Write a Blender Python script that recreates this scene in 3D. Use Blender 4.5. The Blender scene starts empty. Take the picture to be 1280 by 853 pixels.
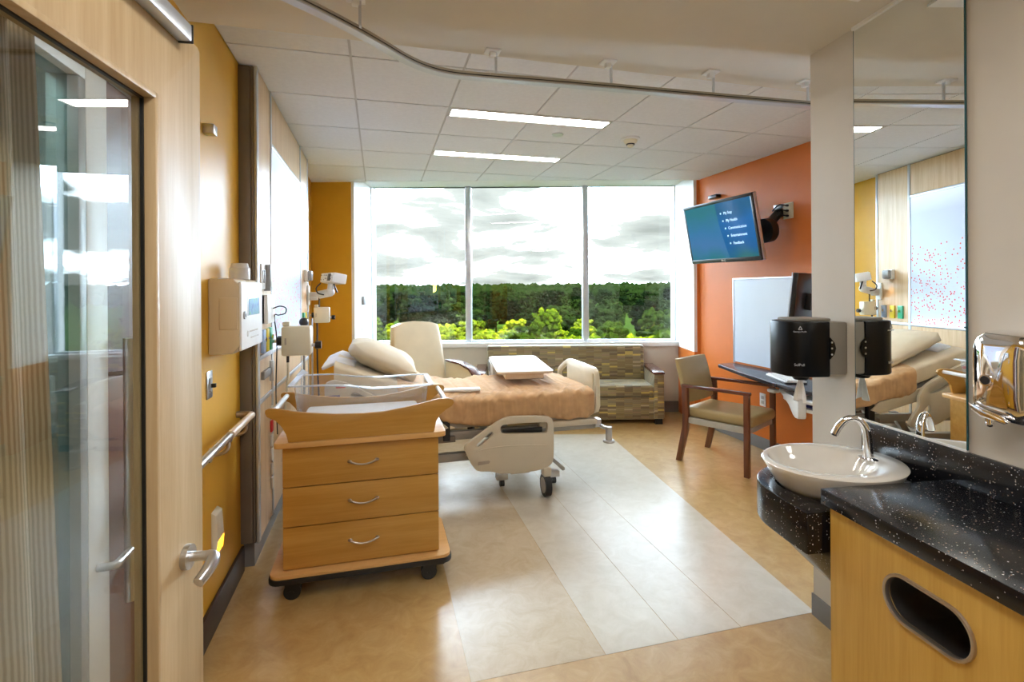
import bpy, bmesh, math, random
from mathutils import Vector, Matrix, noise
random.seed(7)
PI = math.pi
D = bpy.data
SC = bpy.context.scene
COL = SC.collection
PSI = math.radians(14.96)          # the window front stands at this angle to the room
VA = math.radians(6.66)            # the vanity wall stands at this angle to the room
R = math.radians

# ------------------------------------------------------------------ camera
cam_d = D.cameras.new('camera'); cam = D.objects.new('camera', cam_d); COL.objects.link(cam)
cam_d.sensor_width = 36.0; cam_d.lens = 642.3/1280*36.0
cam_d.shift_x = -5/1280; cam_d.shift_y = (363.07-426.5)/1280
cam_d.clip_start = .02; cam_d.clip_end = 5000
cam.matrix_world = (Matrix.Translation((0, 0, 1.5)) @ Matrix.Rotation(-PSI, 4, 'Z')
                    @ Matrix.Rotation(PI/2, 4, 'X') @ Matrix.Rotation(-.00631, 4, 'Z'))
SC.camera = cam

# ------------------------------------------------------------------ view, world, sun
SC.view_settings.view_transform = 'Standard'
SC.view_settings.look = 'None'
SC.view_settings.gamma = 1.0
SC.view_settings.use_curve_mapping = False
SC.view_settings.exposure = 1.15
SKY = 44.0
w = D.worlds.new('overcast_sky'); SC.world = w; w.use_nodes = True
nt = w.node_tree; nt.nodes.clear()
def N(nt, t, **k):
    n = nt.nodes.new(t)
    for a, v in k.items():
        if a == 'inp':
            for kk, vv in v.items(): n.inputs[kk].default_value = vv
        else: setattr(n, a, v)
    return n
def L(nt, a, b): nt.links.new(a, b)
def ramp(nt, stops, fac=None, interp='LINEAR'):
    r = N(nt, 'ShaderNodeValToRGB'); r.color_ramp.interpolation = interp
    e = r.color_ramp.elements
    while len(e) > 1: e.remove(e[-1])
    e[0].position = stops[0][0]; e[0].color = (*stops[0][1], 1)
    for p, c in stops[1:]:
        x = e.new(p); x.color = (*c, 1)
    if fac is not None: L(nt, fac, r.inputs[0])
    return r
out = N(nt, 'ShaderNodeOutputWorld'); bg = N(nt, 'ShaderNodeBackground', inp={'Strength': SKY})
tc = N(nt, 'ShaderNodeTexCoord'); sep = N(nt, 'ShaderNodeSeparateXYZ'); L(nt, tc.outputs['Generated'], sep.inputs[0])
den = N(nt, 'ShaderNodeMath', operation='MAXIMUM', inp={1: 0.0}); L(nt, sep.outputs[2], den.inputs[0])
den2 = N(nt, 'ShaderNodeMath', operation='ADD', inp={1: .16}); L(nt, den.outputs[0], den2.inputs[0])
dx = N(nt, 'ShaderNodeMath', operation='DIVIDE'); L(nt, sep.outputs[0], dx.inputs[0]); L(nt, den2.outputs[0], dx.inputs[1])
dy = N(nt, 'ShaderNodeMath', operation='DIVIDE'); L(nt, sep.outputs[1], dy.inputs[0]); L(nt, den2.outputs[0], dy.inputs[1])
cb = N(nt, 'ShaderNodeCombineXYZ'); L(nt, dx.outputs[0], cb.inputs[0]); L(nt, dy.outputs[0], cb.inputs[1])
nz = N(nt, 'ShaderNodeTexNoise', inp={'Scale': 1.15, 'Detail': 9.0, 'Roughness': .55, 'Distortion': .35}); L(nt, cb.outputs[0], nz.inputs['Vector'])
cr = ramp(nt, [(.31, (.0058, .0064, .0062)), (.475, (.0102, .0110, .0108)), (.555, (.19, .225, .26)), (.63, (.64, .82, 1.06))], nz.outputs['Fac'])
L(nt, cr.outputs[0], bg.inputs[0]); L(nt, bg.outputs[0], out.inputs[0])

sun_d = D.lights.new('sun', 'SUN'); sun_d.energy = 1.3; sun_d.angle = R(6); sun_d.color = (1, .95, .82)
sun = D.objects.new('sun', sun_d); COL.objects.link(sun)
sun.rotation_euler = (R(48), 0, R(-30))      # from behind the building, onto the trees

# ------------------------------------------------------------------ added fill lamps without fixtures, out of view in the entry and corridor
def area(name, loc, size, power, color=(1, .97, .93), rot=(0, 0, 0)):
    d = D.lights.new(name, 'AREA'); d.energy = power; d.shape = 'DISK'; d.size = size; d.color = color
    o = D.objects.new(name, d); COL.objects.link(o); o.location = loc; o.rotation_euler = rot
    return o
area('corridor_fill', (-1.35, .9, 2.5), .4, 10)  # added lamp, brightens what shows through the open door's glass
area('entry_fill', (.45, .95, 2.55), .5, 5)  # added fill for the near part of the room, three unseen discs
area('entry_fill', (.30, .1, 2.55), .5, 6)
area('entry_fill', (.45, -.9, 2.55), .5, 7)

# ------------------------------------------------------------------ colours and materials
def C(r, g=None, b=None):
    f = lambda v: (v/255/12.92) if v/255 <= .04045 else ((v/255+.055)/1.055)**2.4
    return (f(r), f(g), f(b))
M = {}
def new(name):
    m = D.materials.new(name); m.use_nodes = True
    nt = m.node_tree; b = nt.nodes['Principled BSDF']
    M[name] = m
    return m, nt, b
def put(b, **k):
    for a, v in k.items(): b.inputs[a].default_value = v
def plain(name, col, rough=.5, metal=0.0, var=.06, scale=6.0, bump=0.0, bscale=200.0, coat=0.0, spec=.5, sheen=0.0):
    m, nt, b = new(name)
    put(b, Roughness=rough, Metallic=metal)
    b.inputs['Specular IOR Level'].default_value = spec
    b.inputs['Coat Weight'].default_value = coat
    if sheen: b.inputs['Sheen Weight'].default_value = sheen
    tc = N(nt, 'ShaderNodeTexCoord')
    n = N(nt, 'ShaderNodeTexNoise', inp={'Scale': scale, 'Detail': 4.0}); L(nt, tc.outputs['Object'], n.inputs['Vector'])
    lo = tuple(c*(1-var) for c in col); hi = tuple(min(1, c*(1+var)) for c in col)
    r = ramp(nt, [(.3, lo), (.7, hi)], n.outputs['Fac']); L(nt, r.outputs[0], b.inputs['Base Color'])
    if bump:
        n2 = N(nt, 'ShaderNodeTexNoise', inp={'Scale': bscale, 'Detail': 3.0}); L(nt, tc.outputs['Object'], n2.inputs['Vector'])
        bp = N(nt, 'ShaderNodeBump', inp={'Strength': bump, 'Distance': .002}); L(nt, n2.outputs['Fac'], bp.inputs['Height'])
        L(nt, bp.outputs[0], b.inputs['Normal'])
    return m
def wood(name, c1, c2, grain='z', rough=.4, scale=1.0, coat=0.0):
    m, nt, b = new(name); put(b, Roughness=rough); b.inputs['Coat Weight'].default_value = coat
    tc = N(nt, 'ShaderNodeTexCoord')
    s = {'x': (1.2, 22, 22), 'y': (22, 1.2, 22), 'z': (22, 22, 1.2)}[grain]
    mp = N(nt, 'ShaderNodeMapping'); mp.inputs['Scale'].default_value = tuple(v*scale for v in s)
    L(nt, tc.outputs['Object'], mp.inputs['Vector'])
    n = N(nt, 'ShaderNodeTexNoise', inp={'Scale': 1.0, 'Detail': 7.0, 'Roughness': .62, 'Distortion': .6}); L(nt, mp.outputs[0], n.inputs['Vector'])
    n2 = N(nt, 'ShaderNodeTexNoise', inp={'Scale': 7.0, 'Detail': 2.0}); L(nt, mp.outputs[0], n2.inputs['Vector'])
    ad = N(nt, 'ShaderNodeMath', operation='MULTIPLY_ADD', inp={1: .25}); L(nt, n2.outputs['Fac'], ad.inputs[0]); L(nt, n.outputs['Fac'], ad.inputs[2])
    r = ramp(nt, [(.42, c1), (.82, c2)], ad.outputs[0]); L(nt, r.outputs[0], b.inputs['Base Color'])
    return m
def emis(name, col, strength):
    m, nt, b = new(name); put(b, **{'Base Color': (*col, 1), 'Emission Color': (*col, 1), 'Emission Strength': strength}); return m
def glassy(name, tint, extra=0.0, rough=0.0, frost=None):
    m = D.materials.new(name); m.use_nodes = True; M[name] = m
    nt = m.node_tree; nt.nodes.clear()
    o = N(nt, 'ShaderNodeOutputMaterial'); t = N(nt, 'ShaderNodeBsdfTransparent', inp={'Color': (*tint, 1)})
    g = N(nt, 'ShaderNodeBsdfGlossy', inp={'Roughness': rough}); fr = N(nt, 'ShaderNodeFresnel', inp={'IOR': 1.5})
    ge = N(nt, 'ShaderNodeNewGeometry'); io = N(nt, 'ShaderNodeMapRange', inp={3: 1.5, 4: 1/1.5}); L(nt, ge.outputs['Backfacing'], io.inputs[0]); L(nt, io.outputs[0], fr.inputs[0])
    ad = N(nt, 'ShaderNodeMath', operation='ADD', use_clamp=True, inp={1: extra}); L(nt, fr.outputs[0], ad.inputs[0])
    mx = N(nt, 'ShaderNodeMixShader'); L(nt, ad.outputs[0], mx.inputs[0]); L(nt, t.outputs[0], mx.inputs[1]); L(nt, g.outputs[0], mx.inputs[2])
    last = mx
    if frost:
        df = N(nt, 'ShaderNodeBsdfDiffuse', inp={'Color': (*frost[0], 1)}); m2 = N(nt, 'ShaderNodeMixShader', inp={0: frost[1]})
        L(nt, mx.outputs[0], m2.inputs[1]); L(nt, df.outputs[0], m2.inputs[2]); last = m2
    L(nt, last.outputs[0], o.inputs[0]); return m

plain('yellow_paint', (.62, .33, .028), .42, spec=.3, var=.03, bump=.04, bscale=350)
plain('orange_paint', (.66, .175, .025), .42, spec=.35, var=.03, bump=.04, bscale=350)
plain('beige_paint', (.60, .56, .49), .5, var=.02, bump=.04, bscale=350)
plain('white_paint', (.80, .80, .80), .45, var=.02)
plain('jamb_paint', (.82, .80, .78), .4, var=.02)
plain('soffit_paint', (.66, .62, .55), .6, var=.02)
plain('ceiling_tile', (.74, .76, .80), .8, var=.03, scale=40, bump=.15, bscale=260)
plain('ceiling_grid', (.52, .52, .54), .6)
plain('brown_rubber', (.045, .025, .018), .45)
plain('grey_rubber', (.20, .20, .21), .4)
plain('pewter', (.20, .17, .14), .45, metal=.35)
plain('aluminium', (.62, .66, .72), .32, metal=.75)
plain('track_metal', (.42, .39, .33), .35, metal=.6)
plain('brushed_steel', (.55, .55, .56), .3, metal=1.0)
plain('rail_steel', (.46, .41, .36), .33, metal=.9)
plain('chrome', (.86, .86, .88), .05, metal=1.0, var=.0)
plain('mirror_silver', (.90, .93, .91), .0, metal=1.0, var=.0)
plain('mirror_edge', (.02, .10, .12), .15)
plain('white_plastic', (.78, .78, .77), .35)
plain('grey_plastic', (.33, .34, .35), .4)
plain('dark_plastic', (.012, .012, .014), .28)
plain('dispenser_black', (.003, .004, .006), .3, spec=.22)
plain('dispenser_grey', (.23, .21, .18), .5)
plain('beige_plastic', (.62, .56, .44), .38, var=.03)
plain('cabinet_beige', (.60, .49, .33), .42, var=.03)
plain('cream_plastic', (.70, .64, .49), .35)
plain('bed_steel', (.36, .34, .31), .4, metal=.3)
plain('tan_cloth', (.58, .36, .18), .85, var=.10, scale=18, bump=.25, bscale=700, sheen=.15)
plain('cream_cloth', (.66, .57, .42), .85, var=.06, scale=12, bump=.2, bscale=700)
plain('pillow_cloth', (.68, .60, .46), .85, var=.05, scale=9, bump=.2, bscale=700)
plain('white_cloth', (.80, .80, .80), .85, var=.04, scale=20, bump=.2, bscale=500)
plain('olive_vinyl', (.40, .30, .135), .34, var=.05)
plain('cream_vinyl', (.74, .64, .46), .36, var=.04)
plain('grey_band', (.45, .43, .40), .4)
plain('desk_top', (.025, .022, .030), .25, var=.15, scale=60)
plain('whiteboard', (.66, .74, .85), .22, var=.01)
plain('porcelain', (.78, .75, .69), .07, var=.01, coat=.6)
plain('label_blue', (.02, .03, .30), .5)
plain('red_mark', (.65, .02, .03), .5)
plain('outlet_green', (.03, .42, .22), .4)
plain('outlet_yellow', (.75, .60, .03), .4)
plain('outlet_blue', (.30, .42, .62), .4)
plain('paper', (.85, .85, .84), .9)
plain('print_grey', (.42, .36, .30), .6)
plain('bark', (.10, .07, .045), .9)
plain('teal_wall', (.10, .17, .17), .6)
plain('maroon_panel', (.14, .05, .045), .4)
plain('caster_black', (.008, .008, .008), .35)
wood('headwall_maple', (.56, .37, .20), (.72, .53, .33), 'z', .32)
wood('door_maple', (.43, .30, .155), (.55, .41, .24), 'z', .42)
M['door_maple'].node_tree.nodes['Principled BSDF'].inputs['Specular IOR Level'].default_value = .22
wood('cart_oak', (.43, .21, .034), (.55, .30, .068), 'x', .35)
wood('cart_trim', (.62, .34, .11), (.74, .44, .17), 'x', .3)
wood('cabinet_oak', (.50, .285, .05), (.62, .39, .09), 'z', .4)
wood('dark_wood', (.085, .022, .010), (.20, .062, .026), 'z', .3, coat=.3)
wood('dark_wood_y', (.07, .018, .012), (.16, .045, .028), 'y', .25, coat=.4)
wood('table_laminate', (.70, .56, .42), (.76, .63, .50), 'x', .25)
emis('lamp_white', (1.0, .94, .86), 15.0)
emis('nightlight', (1.0, .42, .02), 2.2)
def mk_picture():
    m, nt, b = new('label_art'); put(b, Roughness=.3)
    tc = N(nt, 'ShaderNodeTexCoord'); n = N(nt, 'ShaderNodeTexNoise', inp={'Scale': 22.0, 'Detail': 3.0}); L(nt, tc.outputs['Object'], n.inputs['Vector'])
    r = ramp(nt, [(.35, (.05, .14, .42)), (.5, (.12, .34, .52)), (.65, (.10, .36, .20))], n.outputs['Fac']); L(nt, r.outputs[0], b.inputs['Base Color'])
mk_picture()
emis('screen_text', (.55, .78, 1.0), .36)
glassy('window_glass', (.97, .985, .975))
glassy('door_glass', (.91, .94, .93), .02)
glassy('teal_glass', (.55, .72, .72), .02)
glassy('acrylic', (.94, .965, 1.0), .05, frost=((.8, .86, .98), .09))
glassy('acrylic_edge', (.85, .92, 1.0), .12, .08, frost=((.85, .9, 1.0), .42))
glassy('clear_bottle', (.9, .9, .9), .05, .1, frost=((.85, .84, .8), .55))

def mk_floor(name, c1, c2, c3):
    m, nt, b = new(name); put(b, Roughness=.3)
    b.inputs['Specular IOR Level'].default_value = .9
    tc = N(nt, 'ShaderNodeTexCoord')
    n = N(nt, 'ShaderNodeTexNoise', inp={'Scale': 9.0, 'Detail': 9.0, 'Roughness': .68, 'Distortion': .8}); L(nt, tc.outputs['Object'], n.inputs['Vector'])
    r = ramp(nt, [(.32, c1), (.5, c2), (.68, c3)], n.outputs['Fac']); L(nt, r.outputs[0], b.inputs['Base Color'])
    n2 = N(nt, 'ShaderNodeTexNoise', inp={'Scale': 3.5, 'Detail': 3.0}); L(nt, tc.outputs['Object'], n2.inputs['Vector'])
    b.inputs['Coat Weight'].default_value = .9; b.inputs['Coat Roughness'].default_value = .24
    bp = N(nt, 'ShaderNodeBump', inp={'Strength': .04, 'Distance': .002}); L(nt, n.outputs['Fac'], bp.inputs['Height']); L(nt, bp.outputs[0], b.inputs['Normal'])
mk_floor('floor_tan', (.45, .275, .09), (.53, .34, .125), (.60, .415, .18))
mk_floor('floor_pale', (.56, .50, .39), (.61, .555, .45), (.66, .61, .51))
mk_floor('floor_sand', (.49, .37, .215), (.55, .44, .29), (.61, .51, .36))

def mk_speck():
    m, nt, b = new('black_speckle'); put(b, Roughness=.2); b.inputs['Specular IOR Level'].default_value = .4
    tc = N(nt, 'ShaderNodeTexCoord')
    v = N(nt, 'ShaderNodeTexVoronoi', inp={'Scale': 135.0}); L(nt, tc.outputs['Object'], v.inputs['Vector'])
    sp = N(nt, 'ShaderNodeSeparateColor'); L(nt, v.outputs['Color'], sp.inputs[0])
    th = N(nt, 'ShaderNodeMath', operation='MULTIPLY', inp={1: .36}); L(nt, sp.outputs[0], th.inputs[0])
    th2 = N(nt, 'ShaderNodeMath', operation='SUBTRACT', inp={1: .06}); L(nt, th.outputs[0], th2.inputs[0])
    lt = N(nt, 'ShaderNodeMath', operation='LESS_THAN'); L(nt, v.outputs['Distance'], lt.inputs[0]); L(nt, th2.outputs[0], lt.inputs[1])
    gt = N(nt, 'ShaderNodeMath', operation='GREATER_THAN', inp={1: .25}); L(nt, sp.outputs[1], gt.inputs[0])
    mu = N(nt, 'ShaderNodeMath', operation='MULTIPLY'); L(nt, lt.outputs[0], mu.inputs[0]); L(nt, gt.outputs[0], mu.inputs[1])
    cr = ramp(nt, [(0, (.30, .18, .11)), (.5, (.45, .40, .36)), (1, (.62, .60, .56))], sp.outputs[2])
    mx = N(nt, 'ShaderNodeMix', data_type='RGBA'); L(nt, mu.outputs[0], mx.inputs[0]); mx.inputs[6].default_value = (.006, .006, .008, 1)
    L(nt, cr.outputs[0], mx.inputs[7]); L(nt, mx.outputs[2], b.inputs['Base Color'])
mk_speck()

def mk_sofa():
    m, nt, b = new('sofa_fabric'); put(b, Roughness=.5)
    b.inputs['Sheen Weight'].default_value = .9; b.inputs['Sheen Roughness'].default_value = .45; b.inputs['Sheen Tint'].default_value = (.9, .95, .85, 1)
    tc = N(nt, 'ShaderNodeTexCoord'); s = N(nt, 'ShaderNodeSeparateXYZ'); L(nt, tc.outputs['Object'], s.inputs[0])
    def m_(op, a, bb=None):
        n = N(nt, 'ShaderNodeMath', operation=op)
        for i, q in enumerate((a, bb)):
            if q is None: continue
            if isinstance(q, (int, float)): n.inputs[i].default_value = q
            else: L(nt, q, n.inputs[i])
        return n.outputs[0]
    col = m_('FLOOR', m_('DIVIDE', m_('ADD', s.outputs[0], 5.0), .092))
    v = m_('ADD', s.outputs[2], m_('MULTIPLY', s.outputs[1], .9))
    row = m_('FLOOR', m_('ADD', m_('DIVIDE', m_('ADD', v, 5.0), .0215), m_('MULTIPLY', m_('MODULO', col, 2.0), .5)))
    cb = N(nt, 'ShaderNodeCombineXYZ'); L(nt, col, cb.inputs[0]); L(nt, row, cb.inputs[1])
    wn = N(nt, 'ShaderNodeTexWhiteNoise', noise_dimensions='2D'); L(nt, cb.outputs[0], wn.inputs['Vector'])
    cr = ramp(nt, [(0, (.17, .125, .07)), (.2, (.25, .19, .085)), (.42, (.30, .25, .12)), (.62, (.24, .20, .12)), (.80, (.31, .23, .14)),
                   (.90, (.56, .44, .12)), (.955, (.46, .38, .24))], wn.outputs['Value'], 'CONSTANT')
    # a thin dark line of weave between rows
    fr = m_('FRACT', m_('ADD', m_('DIVIDE', m_('ADD', v, 5.0), .0215), m_('MULTIPLY', m_('MODULO', col, 2.0), .5)))
    ln = m_('LESS_THAN', fr, .16)
    mx = N(nt, 'ShaderNodeMix', data_type='RGBA'); L(nt, m_('MULTIPLY', ln, .45), mx.inputs[0]); L(nt, cr.outputs[0], mx.inputs[6]); mx.inputs[7].default_value = (.10, .075, .04, 1)
    L(nt, mx.outputs[2], b.inputs['Base Color'])
mk_sofa()

def mk_art():
    m, nt, b = new('backlit_art'); put(b, Roughness=.36); b.inputs['Specular IOR Level'].default_value = .16
    tc = N(nt, 'ShaderNodeTexCoord'); s = N(nt, 'ShaderNodeSeparateXYZ'); L(nt, tc.outputs['Object'], s.inputs[0])
    v = N(nt, 'ShaderNodeTexVoronoi', inp={'Scale': 38.0}); L(nt, tc.outputs['Object'], v.inputs['Vector'])
    sp = N(nt, 'ShaderNodeSeparateColor'); L(nt, v.outputs['Color'], sp.inputs[0])
    mr = N(nt, 'ShaderNodeMapRange', inp={1: 1.14, 2: 1.98, 3: .95, 4: .0}); L(nt, s.outputs[2], mr.inputs[0])
    a = N(nt, 'ShaderNodeMath', operation='LESS_THAN'); L(nt, sp.outputs[0], a.inputs[0]); L(nt, mr.outputs[0], a.inputs[1])
    c = N(nt, 'ShaderNodeMath', operation='LESS_THAN', inp={1: .30}); L(nt, v.outputs['Distance'], c.inputs[0])
    mu = N(nt, 'ShaderNodeMath', operation='MULTIPLY'); L(nt, a.outputs[0], mu.inputs[0]); L(nt, c.outputs[0], mu.inputs[1])
    mx = N(nt, 'ShaderNodeMix', data_type='RGBA'); L(nt, mu.outputs[0], mx.inputs[0]); mx.inputs[6].default_value = (.46, .53, .68, 1); mx.inputs[7].default_value = (.62, .12, .10, 1)
    L(nt, mx.outputs[2], b.inputs['Base Color']); L(nt, mx.outputs[2], b.inputs['Emission Color'])
    # tubes behind the sheet along its top and bottom edge
    er = N(nt, 'ShaderNodeMapRange', inp={1: 1.135, 2: 2.39}); L(nt, s.outputs[2], er.inputs[0])
    ec = ramp(nt, [(0, (.55, .55, .55)), (.10, (.16, .16, .16)), (.45, (.08, .08, .08)), (.86, (.16, .16, .16)), (1, (.6, .6, .6))], er.outputs[0])
    L(nt, ec.outputs[0], b.inputs['Emission Strength'])
mk_art()

def mk_curtain():
    m, nt, b = new('curtain_cloth'); put(b, Roughness=.9)
    tc = N(nt, 'ShaderNodeTexCoord')
    wv = N(nt, 'ShaderNodeTexWave', wave_type='BANDS', bands_direction='Y', inp={'Scale': 38.0, 'Distortion': 1.2, 'Detail': 2.0, 'Detail Scale': .6}); L(nt, tc.outputs['UV'], wv.inputs['Vector'])
    r = ramp(nt, [(.2, (.30, .23, .14)), (.8, (.46, .37, .25))], wv.outputs['Fac']); L(nt, r.outputs[0], b.inputs['Base Color'])
mk_curtain()

def mk_screen():
    m, nt, b = new('tv_screen'); put(b, Roughness=.12)
    b.inputs['Base Color'].default_value = (.005, .01, .02, 1)
    tc = N(nt, 'ShaderNodeTexCoord'); s = N(nt, 'ShaderNodeSeparateXYZ'); L(nt, tc.outputs['Object'], s.inputs[0])
    n = N(nt, 'ShaderNodeTexNoise', inp={'Scale': 5.0, 'Detail': 3.0}); L(nt, tc.outputs['Object'], n.inputs['Vector'])
    zr = N(nt, 'ShaderNodeMapRange', inp={1: -.28, 2: .28}); L(nt, s.outputs[2], zr.inputs[0])
    ad = N(nt, 'ShaderNodeMath', operation='MULTIPLY_ADD', inp={1: .35}); L(nt, n.outputs['Fac'], ad.inputs[0]); L(nt, zr.outputs[0], ad.inputs[2])
    r1 = ramp(nt, [(.15, (.01, .16, .18)), (.45, (.05, .17, .42)), (.7, (.03, .17, .40)), (1.05, (.02, .17, .24))], ad.outputs[0])
    r2 = ramp(nt, [(.2, (.01, .13, .14)), (.4, (.0, .10, .33)), (.8, (.0, .12, .42)), (1.1, (.0, .09, .25))], ad.outputs[0])
    # the menu field on the right is bounded by an arc
    z2 = N(nt, 'ShaderNodeMath', operation='MULTIPLY_ADD', inp={1: 1.0, 2: -.32}); L(nt, s.outputs[2], z2.inputs[0])
    zz = N(nt, 'ShaderNodeMath', operation='POWER', inp={1: 2.0}); L(nt, z2.outputs[0], zz.inputs[0])
    ed = N(nt, 'ShaderNodeMath', operation='MULTIPLY_ADD', inp={1: .30, 2: .0}); L(nt, zz.outputs[0], ed.inputs[0])
    gt = N(nt, 'ShaderNodeMath', operation='GREATER_THAN'); L(nt, s.outputs[1], gt.inputs[0]); L(nt, ed.outputs[0], gt.inputs[1])
    mx = N(nt, 'ShaderNodeMix', data_type='RGBA'); L(nt, gt.outputs[0], mx.inputs[0]); L(nt, r1.outputs[0], mx.inputs[6]); L(nt, r2.outputs[0], mx.inputs[7])
    L(nt, mx.outputs[2], b.inputs['Emission Color']); b.inputs['Emission Strength'].default_value = .42
mk_screen()

def mk_leaf(name, cols, sc):
    m, nt, b = new(name); put(b, Roughness=.7)
    b.inputs['Specular IOR Level'].default_value = .0
    tc = N(nt, 'ShaderNodeTexCoord'); oi = N(nt, 'ShaderNodeObjectInfo')
    n = N(nt, 'ShaderNodeTexNoise', inp={'Scale': sc, 'Detail': 6.0, 'Roughness': .7}); L(nt, tc.outputs['Object'], n.inputs['Vector'])
    ad = N(nt, 'ShaderNodeMath', operation='MULTIPLY_ADD', inp={1: .5, 2: -.25}); L(nt, oi.outputs['Random'], ad.inputs[0])
    a2 = N(nt, 'ShaderNodeMath', operation='ADD'); L(nt, n.outputs['Fac'], a2.inputs[0]); L(nt, ad.outputs[0], a2.inputs[1])
    r = ramp(nt, cols, a2.outputs[0]); L(nt, r.outputs[0], b.inputs['Base Color'])
    bp = N(nt, 'ShaderNodeBump', inp={'Strength': 1.0, 'Distance': .35}); L(nt, n.outputs['Fac'], bp.inputs['Height']); L(nt, bp.outputs[0], b.inputs['Normal'])
mk_leaf('leaf_bright', [(.28, (.007, .015, .001)), (.5, (.042, .060, .002)), (.72, (.15, .155, .005))], 2.6)
mk_leaf('leaf_dark', [(.28, (.0006, .0018, .0005)), (.5, (.0025, .006, .0011)), (.78, (.011, .018, .0026))], 1.6)
plain('screw_dark', (.03, .03, .03), .5)
plain('lawn', (.018, .034, .004), .9, spec=0.0, var=.3, scale=.05)

# ------------------------------------------------------------------ mesh helpers
class MB:
    def __init__(s): s.bm = bmesh.new()
    def _add(s, t, mtx=None):
        if mtx is not None: t.transform(mtx)
        me = D.meshes.new('tmp'); t.to_mesh(me); t.free(); s.bm.from_mesh(me); D.meshes.remove(me); return s
    def box(s, x0, x1, y0, y1, z0, z1, bev=0, seg=2, mtx=None):
        t = bmesh.new(); bmesh.ops.create_cube(t, size=1)
        bmesh.ops.scale(t, vec=(x1-x0, y1-y0, z1-z0), verts=t.verts)
        bmesh.ops.translate(t, vec=((x0+x1)/2, (y0+y1)/2, (z0+z1)/2), verts=t.verts)
        if bev: bmesh.ops.bevel(t, geom=list(t.edges), offset=bev, segments=seg, profile=.5, affect='EDGES', clamp_overlap=True)
        return s._add(t, mtx)
    def cyl(s, p0, p1, r, r2=None, seg=18):
        p0, p1 = Vector(p0), Vector(p1); d = p1-p0
        t = bmesh.new(); bmesh.ops.create_cone(t, cap_ends=True, segments=seg, radius1=r, radius2=r if r2 is None else r2, depth=d.length)
        q = Vector((0, 0, 1)).rotation_difference(d.normalized()).to_matrix().to_4x4()
        return s._add(t, Matrix.Translation((p0+p1)/2) @ q)
    def ball(s, c, r, scl=(1, 1, 1), sub=2, mtx=None):
        t = bmesh.new(); bmesh.ops.create_icosphere(t, subdivisions=sub, radius=r)
        bmesh.ops.scale(t, vec=scl, verts=t.verts)
        bmesh.ops.translate(t, vec=c, verts=t.verts); return s._add(t, mtx)
    def tube(s, pts, r, seg=10, smooth=0, closed=False):
        P = [Vector(p) for p in pts]
        if smooth:
            Q = []; n = len(P)
            for i in range(n if closed else n-1):
                a = P[(i-1) % n] if (closed or i > 0) else P[i]; b = P[i]; c = P[(i+1) % n]
                d = P[(i+2) % n] if (closed or i+2 < n) else c
                for k in range(smooth):
                    u = k/smooth
                    Q.append(.5*((2*b)+(c-a)*u+(2*a-5*b+4*c-d)*u*u+(3*b-a-3*c+d)*u**3))
            if not closed: Q.append(P[-1])
            P = Q
        n = len(P); t = bmesh.new(); rings = []
        up = Vector((0, 0, 1)); prev = None
        for i, p in enumerate(P):
            a = P[i-1] if i > 0 else (P[-1] if closed else p); b = P[i+1] if i < n-1 else (P[0] if closed else p)
            d = (b-a).normalized()
            if prev is None:
                u = d.cross(up)
                if u.length < .1: u = d.cross(Vector((1, 0, 0)))
            else: u = prev-d*prev.dot(d)
            u.normalize(); prev = u; v = d.cross(u)
            rr = r(i/(n-1)) if callable(r) else r
            rings.append([t.verts.new(p+u*math.cos(2*PI*k/seg)*rr+v*math.sin(2*PI*k/seg)*rr) for k in range(seg)])
        for i in range(n if closed else n-1):
            A, B = rings[i], rings[(i+1) % n]
            for k in range(seg): t.faces.new((A[k], A[(k+1) % seg], B[(k+1) % seg], B[k]))
        if not closed: t.faces.new(rings[0][::-1]); t.faces.new(rings[-1])
        bmesh.ops.recalc_face_normals(t, faces=t.faces)
        return s._add(t)
    def plate(s, outer, a0, a1, axis='z', holes=(), bev=0, mtx=None):
        # outline extruded along an axis. axis z: (x,y); y: (x,z); x: (y,z)
        f = {'z': lambda p, a: (p[0], p[1], a), 'y': lambda p, a: (p[0], a, p[1]), 'x': lambda p, a: (a, p[0], p[1])}[axis]
        t = bmesh.new()
        if holes:
            es = []
            for lp in (outer, *holes):
                vs = [t.verts.new(f(p, a0)) for p in lp]
                es += [t.edges.new((vs[i], vs[(i+1) % len(vs)])) for i in range(len(vs))]
            bmesh.ops.triangle_fill(t, use_beauty=True, use_dissolve=False, edges=es)
        else: t.faces.new([t.verts.new(f(p, a0)) for p in outer])
        g = bmesh.ops.extrude_face_region(t, geom=list(t.faces))
        vec = Vector(f((0, 0), a1))-Vector(f((0, 0), a0))
        bmesh.ops.translate(t, vec=vec, verts=[e for e in g['geom'] if isinstance(e, bmesh.types.BMVert)])
        bmesh.ops.recalc_face_normals(t, faces=t.faces)
        if bev:
            ed = [e for e in t.edges if len(e.link_faces) == 2 and e.calc_face_angle(0) > .9]
            bmesh.ops.bevel(t, geom=ed, offset=bev, segments=2, profile=.5, affect='EDGES', clamp_overlap=True)
        return s._add(t, mtx)
    def lathe(s, prof, c=(0, 0, 0), seg=32, scl=(1, 1), mtx=None):
        t = bmesh.new(); rings = []
        for r, z in prof:
            rings.append([t.verts.new((c[0]+math.cos(2*PI*k/seg)*r*scl[0], c[1]+math.sin(2*PI*k/seg)*r*scl[1], c[2]+z)) for k in range(seg)])
        for i in range(len(rings)-1):
            for k in range(seg): t.faces.new((rings[i][k], rings[i][(k+1) % seg], rings[i+1][(k+1) % seg], rings[i+1][k]))
        t.faces.new(rings[0]); t.faces.new(rings[-1][::-1])
        bmesh.ops.recalc_face_normals(t, faces=t.faces)
        return s._add(t, mtx)
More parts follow.
